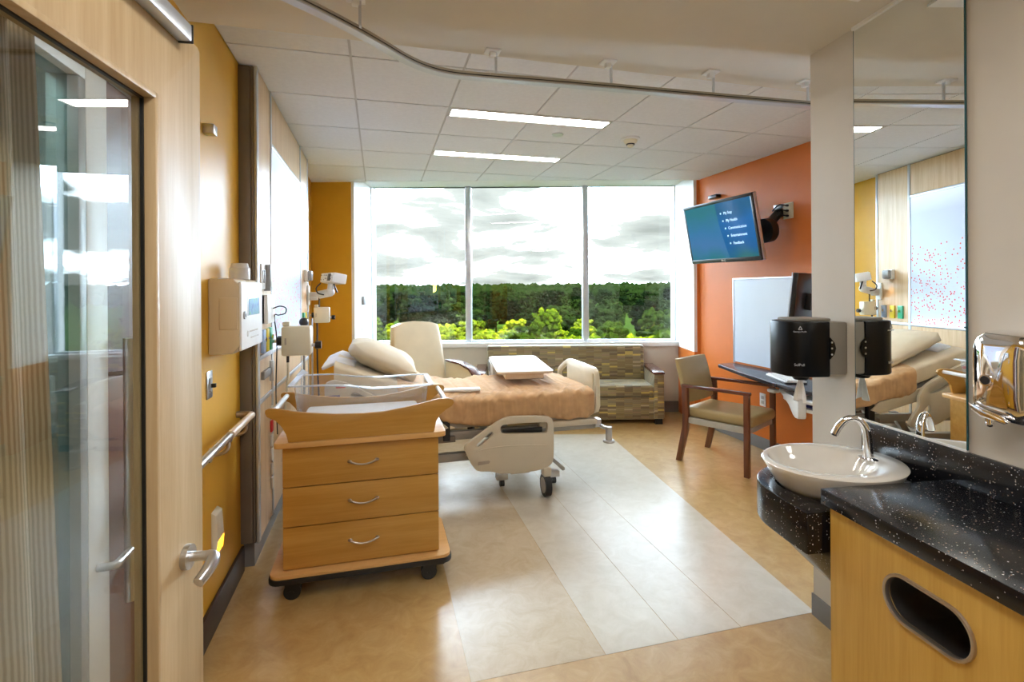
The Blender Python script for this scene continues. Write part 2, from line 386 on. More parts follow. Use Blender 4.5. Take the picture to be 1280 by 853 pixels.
    def grid(s, fn, nu, nv, closeu=False, closev=False, caps=False):
        t = bmesh.new(); V = [[t.verts.new(fn(i/(nu-1) if not closeu else i/nu, j/(nv-1) if not closev else j/nv)) for j in range(nv)] for i in range(nu)]
        for i in range(nu if closeu else nu-1):
            for j in range(nv if closev else nv-1):
                t.faces.new((V[i][j], V[(i+1) % nu][j], V[(i+1) % nu][(j+1) % nv], V[i][(j+1) % nv]))
        if caps:
            t.faces.new(V[0]); t.faces.new(V[-1][::-1])
        bmesh.ops.recalc_face_normals(t, faces=t.faces)
        return s._add(t)
    def shift(s, x, y, z): bmesh.ops.translate(s.bm, vec=(x, y, z), verts=s.bm.verts); return s
    def build(s, name, m, parent=None, W=False, smooth=35, loc=None, rotz=0, tf=None):
        if W and parent is not None: s.bm.transform(MAT[root(parent).name].inverted())
        if tf is not None: s.bm.transform(tf)
        me = D.meshes.new(name); s.bm.to_mesh(me); s.bm.free()
        me.materials.append(M[m] if isinstance(m, str) else m)
        o = D.objects.new(name, me); COL.objects.link(o)
        if smooth:
            me.polygons.foreach_set('use_smooth', [True]*len(me.polygons))
            me.set_sharp_from_angle(angle=R(smooth))
        if parent is not None: o.parent = parent
        if loc is not None: o.location = loc
        if rotz: o.rotation_euler = (0, 0, rotz)
        if parent is None: MAT[o.name] = Matrix.Translation(loc or (0, 0, 0)) @ Matrix.Rotation(rotz, 4, 'Z')
        return o
MAT = {}
def root(o):
    while o.parent is not None: o = o.parent
    return o
def tag(o, label=None, cat=None, group=None, kind=None):
    if label: o['label'] = label
    if cat: o['category'] = cat
    if group: o['group'] = group
    if kind: o['kind'] = kind
    return o
def thing(name, label, cat, loc=(0, 0, 0), rotz=0, group=None):
    o = D.objects.new(name, None); COL.objects.link(o); o.empty_display_size = .1
    o.location = loc; o.rotation_euler = (0, 0, rotz); MAT[o.name] = Matrix.Translation(loc) @ Matrix.Rotation(rotz, 4, 'Z')
    return tag(o, label, cat, group)
def clip(poly, n, d):
    out = []
    for i in range(len(poly)):
        a, b = poly[i], poly[(i+1) % len(poly)]
        fa, fb = a[0]*n[0]+a[1]*n[1]-d, b[0]*n[0]+b[1]*n[1]-d
        if fa <= 0: out.append(a)
        if fa*fb < 0:
            u = fa/(fa-fb); out.append((a[0]+(b[0]-a[0])*u, a[1]+(b[1]-a[1])*u))
    return out
def struct(o): o['kind'] = 'structure'; return o
def sempty(name, loc=(0, 0, 0), rotz=0):
    o = D.objects.new(name, None); COL.objects.link(o); o.location = loc; o.rotation_euler = (0, 0, rotz)
    MAT[o.name] = Matrix.Translation(loc) @ Matrix.Rotation(rotz, 4, 'Z'); o['kind'] = 'structure'; return o
def dup(r, loc, rotz=0, label=None, group=None):
    c = r.copy(); COL.objects.link(c); c.location = loc; c.rotation_euler = (0, 0, rotz)
    if label: c['label'] = label
    if group: c['group'] = group
    for ch in list(r.children):
        k = ch.copy(); COL.objects.link(k); k.parent = c
        for g in list(ch.children):
            q = g.copy(); COL.objects.link(q); q.parent = k
    return c
def text(name, body, size, m, parent, mtx, align='LEFT'):
    cu = D.curves.new(name, 'FONT'); cu.body = body; cu.size = size; cu.align_x = align; cu.extrude = .0006
    t = D.objects.new('tmp_text', cu); COL.objects.link(t)
    dg = bpy.context.evaluated_depsgraph_get(); me = D.meshes.new_from_object(t.evaluated_get(dg))
    COL.objects.unlink(t); D.objects.remove(t)
    me.transform(mtx); me.materials.clear(); me.materials.append(M[m])
    o = D.objects.new(name, me); COL.objects.link(o); o.parent = parent; return o
cP, sP = math.cos(PSI), math.sin(PSI)
cV, sV = math.cos(VA), math.sin(VA)
VOFF = 1.6855
def F(X, Y, z=0): return (cP*X+sP*Y, -sP*X+cP*Y, z)          # window-front frame -> room
def V(wd, al, z=0): return (cV*(VOFF-wd)+sV*al, -sV*(VOFF-wd)+cV*al, z)   # vanity-wall frame -> room
H = 2.72

# ================================================================== SETTING
fl = struct(MB().plate([(-1.9, -1.7), (3.75, -1.7), (3.75, 5.3), F(2.2, 6.5)[:2], F(-2.7, 6.5)[:2], (-1.9, 6.2)], -.12, 0).build('floor', 'floor_tan', smooth=0))
def rx(y): return 1.944+(y-1.96)*.1163            # slanted edge of the pale inlay
ys0, ys1 = 1.945, 5.6
for a, b in ((.893, 1.226), (1.229, 1.541), (1.544, None)):
    p = [(a, ys0), (b or rx(ys0), ys0), (b or rx(ys1), ys1), (a, ys1)]
    p = clip(p, (sP, cP), 5.33)
    MB().plate(p, -.001, .0012).build('floor_sheet', 'floor_pale', fl, smooth=0)
for a, b in ((.333, .89),):
    MB().plate(clip([(a, ys0), (b, ys0), (b, ys1), (a, ys1)], (sP, cP), 5.33), -.001, .0012).build('floor_sheet', 'floor_sand', fl, smooth=0)

# ceiling: a lay-in grid and its tiles
E0 = 5.74
ceil_poly = clip([(-.80, 2.29), (3.6, 2.29), (3.6, 6.4), (-.80, 6.4)], (sP, cP), E0)
ce = struct(MB().plate(ceil_poly, H+.006, H+.16).build('ceiling', 'ceiling_grid', smooth=0))
X0, PX, Y0, PY = -.1336, .595, 2.792, .616
slots = [(.480, 1.640, 3.437, 3.580), (.480, 1.640, 4.500, 4.636)]
tbs = []
for i in range(-2, 8):
    for j in range(-1, 7):
        g = .0065
        p = [(max(-.72, X0+i*PX)+g, Y0+j*PY+g), (X0+(i+1)*PX-g, Y0+j*PY+g), (X0+(i+1)*PX-g, Y0+(j+1)*PY-g), (max(-.72, X0+i*PX)+g, Y0+(j+1)*PY-g)]
        if p[1][0] < -.70 or p[0][0] > 3.5: continue
        p = clip(p, (0, -1), -2.30); p = clip(p, (1, 0), 3.47)
        p = clip(p, (sP, cP), E0-.012) if p else p
        if len(p) < 3: continue
        # leave the light slots free
        for (a, b, c, d) in slots:
            if max(q[0] for q in p) > a+.02 and min(q[0] for q in p) < b-.02 and max(q[1] for q in p) > c+.02 and min(q[1] for q in p) < d-.02:
                p = clip(p, (0, -1), -(d+.004)) if (max(q[1] for q in p)-d) > .1 else clip(p, (0, 1), c-.004)
        if len(p) < 3: continue
        MB().plate(p, H, H+.014, bev=.0).build('ceiling_tile', 'ceiling_tile', ce, smooth=0)
# window pocket of the ceiling with its slot diffusers
pk = struct(MB().plate([F(-2.6, E0)[:2], F(2.4, E0)[:2], F(2.4, 6.47)[:2], F(-2.6, 6.47)[:2]], 2.79, 2.93).build('trim_1', 'white_paint', smooth=0))
struct(MB().plate([F(-2.6, E0-.03)[:2], F(2.4, E0-.03)[:2], F(2.4, E0)[:2], F(-2.6, E0)[:2]], H-.002, 2.9).build('trim_2', 'white_paint', smooth=0))
for i, (a, b) in enumerate(((-1.23, .0), (.18, 1.42))):
    o = thing('slot_diffuser', ('grey linear air slot in ceiling over the left and middle window panes', 'grey linear air slot in ceiling over the middle and right window panes')[i], 'air diffuser', F((a+b)/2, 5.92, 2.79), -PSI, 'air slots over the window')
    MB().box(-(b-a)/2, (b-a)/2, -.045, .045, -.012, 0, .003).build('frame', 'aluminium', o)
    for k in (-1, 1): MB().box(-(b-a)/2+.02, (b-a)/2-.02, k*.018-.010, k*.018+.010, -.0135, -.006).build('slot', 'grey_plastic', o)
# lowered ceiling over the entry
struct(MB().box(-2.0, 3.7, -1.75, 2.29, 2.57, 2.90).build('soffit', 'soffit_paint', smooth=0))

# walls
struct(MB().box(-.86, -.72, 1.96, 6.35, 0, 2.9).box(-.86, -.72, -1.75, -.10, 0, 2.9).box(-.86, -.72, -.10, 1.96, 2.16, 2.9).build('wall_left', 'yellow_paint', smooth=0))
struct(MB().box(3.46, 3.6, 1.9, 5.06, 0, 2.9).build('wall_right', 'orange_paint', smooth=0))
struct(MB().box(-2.0, 3.7, -1.85, -1.70, 0, 2.9).build('wall_back', 'beige_paint', smooth=0))
va_poly = [V(0, 2.14)[:2], V(0, -1.9)[:2], (3.75, -1.9), (3.75, V(0, 2.14)[1]-.20)]
wv = struct(MB().plate(va_poly, 0, 2.62).build('wall_vanity', 'beige_paint', smooth=0))
struct(MB().plate([V(.006, 2.146)[:2], V(.006, 1.55)[:2], V(-.02, 1.55)[:2], V(-.02, 2.146)[:2]], 0, .10).build('baseboard_vanity', 'grey_rubber', smooth=0))
# window front: yellow pier, white jambs, low wall, sill
struct(MB().plate([F(-2.7, 5.72)[:2], F(-1.83, 5.72)[:2], F(-1.83, 6.6)[:2], F(-2.7, 6.6)[:2]], 0, 2.92).build('wall_pier', 'yellow_paint', smooth=0))
struct(MB().plate([F(-1.83, 5.721)[:2], F(-1.797, 5.721)[:2], F(-1.797, 6.6)[:2], F(-1.83, 6.6)[:2]], 0, 2.92).build('trim_3', 'jamb_paint', smooth=0))
struct(MB().plate([F(1.985, 5.735)[:2], F(2.02, 5.735)[:2], F(2.02, 6.6)[:2], F(1.985, 6.6)[:2]], .80, 2.92).build('trim_4', 'jamb_paint', smooth=0))
struct(MB().plate([F(1.985, 5.735)[:2], F(2.02, 5.735)[:2], F(2.02, 6.6)[:2], F(1.985, 6.6)[:2]], 0, .80).build('trim_5', 'orange_paint', smooth=0))
struct(MB().plate([F(2.02, 5.73)[:2], F(2.4, 5.73)[:2], F(2.4, 6.6)[:2], F(2.02, 6.6)[:2]], 0, 2.92).build('wall_pier', 'orange_paint', smooth=0))
struct(MB().plate([F(-1.80, 6.30)[:2], F(1.99, 6.30)[:2], F(1.99, 6.55)[:2], F(-1.80, 6.55)[:2]], 0, .815).build('wall_window', 'beige_paint', smooth=0))
wn = sempty('window_1', F(0, 6.43, .86), -PSI)
MB().box(-1.797, 1.985, -.16, .06, -.055, 0, .006).build('window_sill', 'white_paint', wn)
fr = MB()
fr.box(-1.797, 1.985, -.04, .04, 1.93, 1.99).box(-1.797, 1.985, -.04, .04, 0, .018).box(-1.797, -1.785, -.04, .04, 0, 1.96).box(1.973, 1.985, -.04, .04, 0, 1.96)
fr.build('window_frame', 'aluminium', wn)
for x in (-.588, .862): MB().box(x-.036, x+.036, -.09, .05, 0, 1.96, .006).build('mullion', 'aluminium', wn)
for a, b in ((-1.785, -.624), (-.552, .826), (.898, 1.973)): MB().box(a, b, -.004, .004, .018, 1.93).build('window_pane', 'window_glass', wn, smooth=0)
struct(MB().plate([F(-2.7, 6.36)[:2], F(2.5, 6.36)[:2], F(2.5, 6.47)[:2], F(-2.7, 6.47)[:2]], 2.80, 3.0).build('wall_header', 'white_paint', smooth=0))
# baseboards
struct(MB().box(-.72, -.705, 1.96, 3.05, 0, .135, .003).build('baseboard_left', 'brown_rubber'))
struct(MB().box(3.448, 3.46, 1.9, 5.03, 0, .11, .003).build('baseboard_right', 'grey_rubber'))
struct(MB().plate([F(-1.79, 6.288)[:2], F(1.98, 6.288)[:2], F(1.98, 6.30)[:2], F(-1.79, 6.30)[:2]], 0, .13).build('baseboard_window', 'grey_rubber', smooth=0))
struct(MB().box(-.72, -.708, 5.16, 5.9, 0, .13).build('baseboard_far', 'brown_rubber', smooth=0))

# ------------------------------------------------------------------ entry door (open, at the left) and the glazed panel behind it
DA = R(6.7)
dl = sempty('door_1', (-.40, 1.349, 0), -DA)      # local -y runs along the leaf towards its hinges, +x faces the room
LW = .95
stile = MB()
stile.plate([(0, .012), (0, 2.060), (-.010, 2.067), (-LW, 2.067), (-LW, .012)], -.045, 0, 'x', holes=[[(-.187, .30), (-.187, 1.893), (-LW+.16, 1.893), (-LW+.16, .30)]], bev=.002)
stile.build('door_leaf', 'door_maple', dl)
bd = MB()
for (a, b, c, d) in ((-.199, -.187, .30, 1.893), (-LW+.16, -LW+.172, .30, 1.893)): bd.box(-.040, .004, a, b, c, d, .002)
bd.box(-.040, .004, -LW+.16, -.187, 1.881, 1.893, .002).box(-.040, .004, -LW+.16, -.187, .30, .312, .002)
bd.build('glazing_bead', 'door_maple', dl)
gk = MB()
for (a, b, c, d) in ((-.206, -.199, .312, 1.881), (-LW+.172, -LW+.178, .312, 1.881)): gk.box(-.0225, -.0165, a+.0035 if a > -.5 else a, b, c, d)
gk.box(-.0225, -.0165, -LW+.172, -.199, 1.8775, 1.881).box(-.0225, -.0165, -LW+.172, -.199, .312, .318)
gk.build('gasket', 'caster_black', dl, smooth=0)
MB().box(-.027, -.021, -LW+.172, -.199, .312, 1.881).build('door_pane', 'door_glass', dl, smooth=0)
hd = MB()
hd.cyl((0, -.085, .925), (.012, -.085, .925), .026, seg=28)
hd.build('handle_rose', 'brushed_steel', dl)
hv = MB(); hv.tube([(.010, -.085, .925), (.035, -.085, .925), (.052, -.085, .925)], .0105, 14)
hv.tube([(.046, -.085, .925), (.056, -.088, .924), (.062, -.096, .921), (.062, -.116, .914), (.059, -.135, .907), (.055, -.150, .901)], lambda u: .0115+.002*math.sin(u*PI), 14, 5)
hv.build('door_handle', 'brushed_steel', dl)
cl = MB(); cl.box(0.0, .030, -.62, -.104, 2.036, 2.072, .004); cl.build('closer_track', 'aluminium', dl)
MB().box(.001, .031, -.104, -.100, 2.034, 2.074, .001).build('track_end_cap', 'dark_plastic', dl)

gp = sempty('door_2', (-.74, 1.558, 0))             # glazed leaf in the left wall, behind the open door
MB().box(-.05, .02, -.005, .100, .02, 2.10, .004).build('door_stile', 'white_paint', gp)
MB().box(-.05, .02, -1.68, -.005, 2.045, 2.10, .004).build('door_rail', 'white_paint', gp)
MB().box(-.05, .02, -.040, -.006, .02, 2.045, .003).build('frame_edge', 'grey_plastic', gp)
MB().box(-.010, -.004, -1.68, -.04, .02, 2.045).build('door_pane', 'teal_glass', gp, smooth=0)
MB().box(-.05, -.0, .100, .36, .02, 2.16).build('side_panel', 'maroon_panel', gp, smooth=0)
MB().box(-.11, .02, -1.70, .36, 2.10, 2.16).build('head_frame', 'aluminium', gp)
pb = MB(); pb.cyl((.048, .150, .62), (.048, .150, 1.37), .014, seg=20)
pb.build('pull_bar', 'brushed_steel', gp)
for z in (.72, 1.27): MB().cyl((.0, .150, z), (.048, .150, z), .007).build('pull_bar_post', 'brushed_steel', gp)
lv = MB(); lv.tube([(.02, .035, .775), (.055, .040, .775), (.06, .06, .775), (.06, .12, .775)], .011, 12, 4); lv.build('door_handle', 'brushed_steel', gp)
# dim corridor behind that leaf
struct(MB().box(-2.0, -1.9, -1.75, 2.1, 0, 2.6).box(-1.9, -.86, 1.98, 2.1, 0, 2.6).build('wall_corridor', 'teal_wall', smooth=0))

def curtain():
    o = thing('curtain', 'beige striped curtain hanging in folds behind the glass of the open door', 'curtain', (-.62, 1.0, 0))
    mb = MB()
    def fn(u, v):
        z = .02+2.08*v
        w0, w1 = (.30+.12*(1-v)), .0
        y = -.55+u*(.70+.115*(1-v))
        x = .022*math.sin(u*2*PI*5.0+.4)*(.6+.4*(1-v))+.006*math.sin(u*31)
        return (x, y, z)
    mb.grid(fn, 150, 14)
    c = mb.build('curtain_cloth', 'curtain_cloth', o, smooth=60)
    uv = c.data.uv_layers.new(name='UVMap')
    for lp in c.data.loops:
        v = c.data.vertices[lp.vertex_index].co
        uv.data[lp.index].uv = (v.z, (v.y+.55)/(.70+.115*(1-(v.z-.02)/2.08))*.9)
    s = c.modifiers.new('thick', 'SOLIDIFY'); s.thickness = .002
    MB().cyl((0, -.7, 2.11), (0, .16, 2.11), .012).build('curtain_rod', 'aluminium', o)
    for y in (-.65, .12): MB().box(-.11, .01, y-.01, y+.01, 2.10, 2.13).build('rod_bracket', 'aluminium', o)
curtain()

# ================================================================== CEILING FITTINGS
for i, (a, b, c, d) in enumerate(slots):
    o = thing('ceiling_light', ('long recessed linear ceiling light nearer the entry', 'long recessed linear ceiling light nearer the window')[i], 'ceiling light', ((a+b)/2, (c+d)/2, H), 0, 'linear ceiling lights')
    hx, hy = (b-a)/2, (d-c)/2
    MB().box(-hx+.006, hx-.006, -hy+.006, hy-.006, .001, .004).build('diffuser', 'lamp_white', o, smooth=0)
    f = MB(); f.box(-hx, hx, -hy, -hy+.006, -.001, .02).box(-hx, hx, hy-.006, hy, -.001, .02).box(-hx, -hx+.006, -hy, hy, -.001, .02).box(hx-.006, hx, -hy, hy, -.001, .02)
    f.build('frame', 'white_plastic', o, smooth=0)
o = thing('smoke_detector', 'round white smoke detector on the ceiling tiles', 'smoke detector', (1.968, 3.762, H))
MB().lathe([(.074, 0), (.074, -.012), (.066, -.016)]).build('base', 'white_plastic', o)
MB().lathe([(.055, -.016), (.052, -.032), (.036, -.046), (.034, -.046)]).build('body', 'cream_plastic', o)
MB().lathe([(.034, -.040), (.034, -.054)]).build('vent_ring', 'dark_plastic', o)
MB().lathe([(.026, -.05), (.022, -.070), (.010, -.074)]).build('sensor', 'cream_plastic', o)
tag(MB().lathe([(.044, 0), (.046, -.004), (.040, -.010), (.004, -.011)]).build('ceiling_disc', 'aluminium', loc=(1.361, 3.801, H)), 'small grey metal disc on the ceiling between the two linear lights', 'ceiling cover')

tr = thing('curtain_track', 'bent metal cubicle curtain track hanging below the entry ceiling', 'curtain track', (.6, 2.2, 2.45))
pts = [(-.62, 1.52, 2.45), (-.40, 1.69, 2.45), (-.235, 1.81, 2.45), (-.08, 1.945, 2.45), (.02, 2.045, 2.45), (.11, 2.14, 2.45), (.20, 2.205, 2.45), (.30, 2.24, 2.45), (.42, 2.243, 2.45), (.55, 2.236, 2.45), (.80, 2.222, 2.45), (1.06, 2.212, 2.45), (1.36, 2.203, 2.45), (1.72, 2.190, 2.45), (2.11, 2.175, 2.45), (2.4, 2.165, 2.45)]
def ribbon(mb, pts, hw, z0, z1, n=6):
    P = [Vector(p) for p in pts]; Q = []
    for i in range(len(P)-1):
        a = P[max(i-1, 0)]; b = P[i]; c = P[i+1]; d = P[min(i+2, len(P)-1)]
        for k in range(n):
            u = k/n; Q.append(.5*((2*b)+(c-a)*u+(2*a-5*b+4*c-d)*u*u+(3*b-a-3*c+d)*u**3))
    Q.append(P[-1])
    def fn(u, v):
        i = min(int(round(u*(len(Q)-1))), len(Q)-1)
        d = (Q[min(i+1, len(Q)-1)]-Q[max(i-1, 0)]); d.z = 0; d.normalize(); s = Vector((-d.y, d.x, 0))
        k = int(round(v*4)) % 4
        return Q[i]+s*(hw if k in (0, 1) else -hw)+Vector((0, 0, z0 if k in (0, 3) else z1))
    mb.grid(fn, len(Q), 4, closev=True, caps=True); return mb
ribbon(MB(), pts, .016, -.009, .013).build('rail', 'track_metal', tr, W=True)
ribbon(MB(), pts, .0175, -.002, .002).build('groove', 'dark_plastic', tr, W=True)
ribbon(MB(), pts, .019, -.014, -.009).build('lower_flange', 'aluminium', tr, W=True)
for (x, y) in ((-.075, 1.955), (.497, 2.24), (1.045, 2.214), (1.587, 2.197), (2.134, 2.176)):
    a = MB(); a.box(x-.034, x+.034, y-.030, y+.030, 2.562, 2.57, .002).box(x-.014, x+.014, y-.012, y+.014, 2.54, 2.563, .003)
    br = a.build('bracket', 'white_plastic', tr, W=True)
    MB().box(x+.010, x+.020, y-.005, y+.005, 2.462, 2.556).box(x-.018, x+.022, y-.016, y+.016, 2.452, 2.466, .004).build('hanger', 'aluminium', br, W=True)
o = thing('ceiling_vent', 'square white air grille in the entry ceiling', 'ceiling vent', (1.42, 1.21, 2.57))
f = MB()
f.box(-.3, .3, -.3, -.25, -.010, 0).box(-.3, .3, .25, .3, -.010, 0).box(-.3, -.25, -.25, .25, -.010, 0).box(.25, .3, -.25, .25, -.010, 0)
f.build('frame', 'white_plastic', o, smooth=0)
for k in range(12): MB().box(-.25, .25, -.24+k*.042, -.225+k*.042, -.008, -.0005).build('slat', 'grey_plastic', o, smooth=0)
MB().box(-.25, .25, -.25, .25, -.001, 0).build('backing', 'dark_plastic', o, smooth=0)

# ================================================================== HEADWALL (left)
hw = thing('headwall', 'maple and aluminium bed headwall unit with a backlit art panel on the left wall', 'headwall', (-.72, 4.09, 0))
XF = -.63
b = MB(); b.box(-.72, XF-.004, 3.06, 5.06, .15, H-.004); b.build('body', 'pewter', hw, W=True, smooth=0)
MB().box(-.72, XF-.035, 3.09, 5.05, 0, .15).build('toe_kick', 'grey_rubber', hw, W=True, smooth=0)
MB().box(-.72, XF-.030, 3.030, 3.06, .15, H-.004, .004).build('end_trim', 'pewter', hw, W=True)
MB().box(XF-.028, XF-.014, 3.026, 3.06, .15, H-.004, .004).build('end_trim', 'pewter', hw, W=True)
MB().box(XF-.012, XF+.004, 3.026, 3.066, .15, H-.004, .004).build('edge_trim', 'aluminium', hw, W=True)
cols = [(3.066, 3.385), (3.415, 4.595), (4.625, 5.045)]
ART = (1.150, 2.385)
def wp(y0, y1, z0, z1): MB().box(XF-.004, XF+.0, y0+.002, y1-.002, z0+.003, z1-.003).build('panel', 'headwall_maple', hw, W=True, smooth=0)
for k, (a, c) in enumerate(cols):
    wp(a, c, .15, .885); wp(a, c, .91, 1.125)
    if k == 1: wp(a, c, 2.41, H-.006)
    else: wp(a, c, 1.15, H-.006)
st = MB()
for y0, y1 in ((3.385, 3.415), (4.595, 4.625), (5.045, 5.07)):
    MB().box(XF-.004, XF+.006, y0, y1, .15, H-.005, .002).build('upright', 'aluminium', hw, W=True)
for z in (.885, 1.125):
    MB().box(XF-.004, XF+.005, 3.066, 3.386, z, z+.025, .002).box(XF-.004, XF+.005, 3.415, 4.595, z, z+.025, .002).box(XF-.004, XF+.005, 4.625, 5.045, z, z+.025, .002).build('rail', 'aluminium', hw, W=True)
MB().box(XF-.004, XF+.005, 3.415, 4.595, 2.385, 2.41, .002).build('rail', 'aluminium', hw, W=True)
ar = MB().box(0, .003, 3.417, 4.593, ART[0], ART[1]).build('art_panel', 'backlit_art', hw, smooth=0)
ar['label'] = 'backlit pale blue sheet scattered with small red dots'
ar.location = (XF-.003+.72, -4.09, 0)

def wallplate(name, label, cat, y, z, wy, hz, x=XF, group=None, m='grey_plastic', d=.012, nrm=1):
    o = thing(name, label, cat, (x, y, z), 0, group)
    MB().box(0, d*nrm, -wy/2, wy/2, -hz/2, hz/2, .003).build('plate', m, o)
    return o
o = wallplate('switch_plate', 'white double switch plate high on the headwall', 'light switch', 3.125, 1.585, .085, .14, m='white_plastic')
for k in (-1, 1): MB().box(.010, .017, k*.02-.008, k*.02+.008, -.035, .035, .002).build('switch', 'grey_plastic', o)
o = wallplate('wall_control', 'grey upright control box beside the art panel', 'wall control', 3.215, 1.580, .06, .15, m='grey_plastic', d=.035)
MB().box(.034, .038, -.02, .02, -.05, .05, .002).build('face', 'white_plastic', o)
o = wallplate('nurse_call_box', 'white call station box with a black cord looping from it', 'call station', 3.16, 1.405, .20, .16, m='white_plastic', d=.045)
MB().box(.0, .030, -.10, -.06, -.08, .08, .004).build('side', 'grey_plastic', o)
cd = MB(); cd.tube([(.045, .04, .0), (.08, .05, .012), (.11, .06, .0), (.105, .065, -.03), (.07, .07, -.04), (.045, .08, -.05), (.05, .12, -.20), (.04, .14, -.5), (.045, .15, -.75)], .0035, 8, 6)
cd.build('cord', 'dark_plastic', o)
for y in (3.125, 3.215, 3.305):
    m_ = {3.125: ('outlet_blue', 'pale blue gas outlet nearest the door on the headwall'), 3.215: ('outlet_yellow', 'yellow gas outlet in the near headwall column'), 3.305: ('outlet_green', 'green gas outlet in the near headwall column, by the suction regulator')}[y]
    o = wallplate('gas_outlet', m_[1], 'gas outlet', y, 1.225, .062, .13, group='gas outlets of the near column', m=m_[0], d=.018)
    MB().cyl((.016, 0, .01), (.026, 0, .01), .014).build('port', 'chrome', o)
for y in (4.72, 4.83, 4.95):
    m_ = {4.72: ('outlet_green', 'green gas outlet in the far headwall column'), 4.83: ('outlet_yellow', 'yellow gas outlet in the far headwall column'), 4.95: ('outlet_blue', 'pale blue gas outlet nearest the window on the headwall')}[y]
    o = wallplate('gas_outlet', m_[1], 'gas outlet', y, 1.255, .062, .13, group='gas outlets of the far column', m=m_[0], d=.018)
    MB().cyl((.016, 0, .01), (.026, 0, .01), .014).build('port', 'chrome', o)
o = wallplate('reading_light', 'small grey wall lamp above the far gas outlets', 'wall light', 4.86, 1.640, .11, .10, m='white_plastic', d=.03)
MB().box(.03, .065, -.045, .045, -.045, .045, .012).build('head', 'grey_plastic', o)
rl = D.lights.new('reading_glow', 'SPOT'); rl.energy = 1.2; rl.color = (1, .55, .18); rl.spot_size = R(70); rl.spot_blend = .8; rl.shadow_soft_size = .02
rl_o = D.objects.new('reading_glow', rl); COL.objects.link(rl_o); rl_o.location = (XF+.045, 4.86, 1.585)
# suction regulators
def suction(y, z, label, big):
    s = 1.0 if big else .82
    o = thing('suction_regulator', label, 'regulator', (XF, y, z), 0, 'suction regulators on the headwall')
    MB().cyl((.018, 0, 0), (.07*s, 0, 0), .012*s).build('stem', 'chrome', o)
    MB().cyl((.045*s, 0, 0), (.07*s, 0, 0), .030*s, seg=8).build('knob', 'dark_plastic', o)
    MB().box(.070*s, .235*s, -.05*s, .05*s, -.088*s, .088*s, .014*s).build('body', 'cream_plastic', o)
    MB().cyl((.235*s, 0, -.03*s), (.262*s, 0, -.03*s), .010*s).build('stem', 'brushed_steel', o)
    MB().cyl((.255*s, 0, -.03*s), (.29*s, 0, -.03*s), .025*s, seg=8).build('knob', 'dark_plastic', o)
    MB().box(.09*s, .10*s, -.053*s, -.0495*s, -.02*s, .02*s).build('label_mark', 'print_grey', o)
    MB().cyl((.10*s, 0, -.13*s), (.10*s, 0, -.08*s), .008).build('hose_barb', 'dark_plastic', o)
    MB().box(.075*s, .115*s, -.03, .03, .088*s, .115*s, .006).build('cap', 'cream_plastic', o)
    h = MB(); h.tube([(.10*s, 0, -.12*s), (.10*s, .0, -.22), (.08, .02, -.45), (.09, .03, -.75)], .0075, 8, 5); h.build('hose', 'cream_plastic' if big else 'dark_plastic', o)
suction(3.34, 1.205, 'beige suction regulator in front of the art panel, nearer the door', True)
suction(5.03, 1.285, 'cream suction regulator below the infant monitor', False)
# infant vital signs monitor on its wall arm
o = thing('patient_monitor', 'small white vital signs monitor on a wall arm beside the window', 'patient monitor', (XF, 5.02, 1.62))
mx = Matrix.Translation((.215, -.06, 0)) @ Matrix.Rotation(R(-62), 4, 'Z') @ Matrix.Rotation(R(-10), 4, 'X')
# local: front faces -y after turning towards the room
MB().box(-.14, .14, -.04, .085, -.045, .045, .012, mtx=mx).build('body', 'white_plastic', o)
MB().box(-.135, .135, -.046, -.036, -.040, .040, .006, mtx=mx).build('front_panel', 'white_plastic', o)
MB().box(.02, .085, -.049, -.044, -.032, .034, .002, mtx=mx).build('display', 'dark_plastic', o)
for (a, c) in ((.105, .018), (.105, -.016), (.12, .0), (.09, 0), (-.02, .02), (-.02, -.01), (.0, .02), (.0, -.01)):
    MB().cyl(mx @ Vector((a, -.051, c)), mx @ Vector((a, -.045, c)), .006, seg=10).build('button', 'grey_plastic', o)
for (a, c) in ((-.115, .022), (-.115, -.02), (-.06, .022), (-.06, -.02)):
    MB().cyl(mx @ Vector((a, -.049, c)), mx @ Vector((a, -.045, c)), .0045, seg=8).build('screw', 'dark_plastic', o)
MB().box(0, .02, -.04, .04, -.245, -.065, .006).build('wall_bracket', 'white_plastic', o)
MB().box(.02, .11, -.025, .025, -.17, -.125, .008).box(.02, .09, -.018, .018, -.20, -.16, .006).build('arm', 'white_plastic', o)
MB().cyl((.10, 0, -.15), (.20, -.03, -.13), .036).ball((.20, -.03, -.125), .042).build('arm_joint', 'white_plastic', o)
MB().cyl((.20, -.03, -.12), (.215, -.05, -.04), .03).build('neck', 'white_plastic', o)
cb = MB(); cb.tube([(.12, -.05, -.045), (.085, -.07, -.09), (.10, -.07, -.135), (.15, -.06, -.15)], .006, 8, 6); cb.build('cable', 'dark_plastic', o)
MB().cyl((.235, -.07, -.05), (.265, -.075, -.13), .007).build('lever', 'dark_plastic', o)
MB().cyl((.10, .02, -.16), (.10, .02, -.36), .006).build('hanging_tube', 'dark_plastic', o)
pl = thing('drip_stand_rail', 'thin upright metal rail on the far edge of the headwall', 'rail', (-.60, 5.10, 0))
MB().cyl((0, 0, .16), (0, 0, 1.25), .009).build('rod', 'brushed_steel', pl)
MB().box(-.11, .0, -.012, .012, 1.0, 1.03).box(-.11, .0, -.012, .012, .3, .33).build('clip', 'brushed_steel', pl)
pl = thing('black_knob_pole', 'thin pole with a round black knob standing at the bed head', 'pole', (-.50, 3.80, 0))
MB().cyl((0, 0, .02), (0, 0, 1.27), .008).build('rod', 'grey_plastic', pl)
MB().ball((0, 0, 1.29), .032).build('knob', 'dark_plastic', pl)
MB().box(.0, .05, -.006, .006, 1.16, 1.175).build('hook', 'dark_plastic', pl)
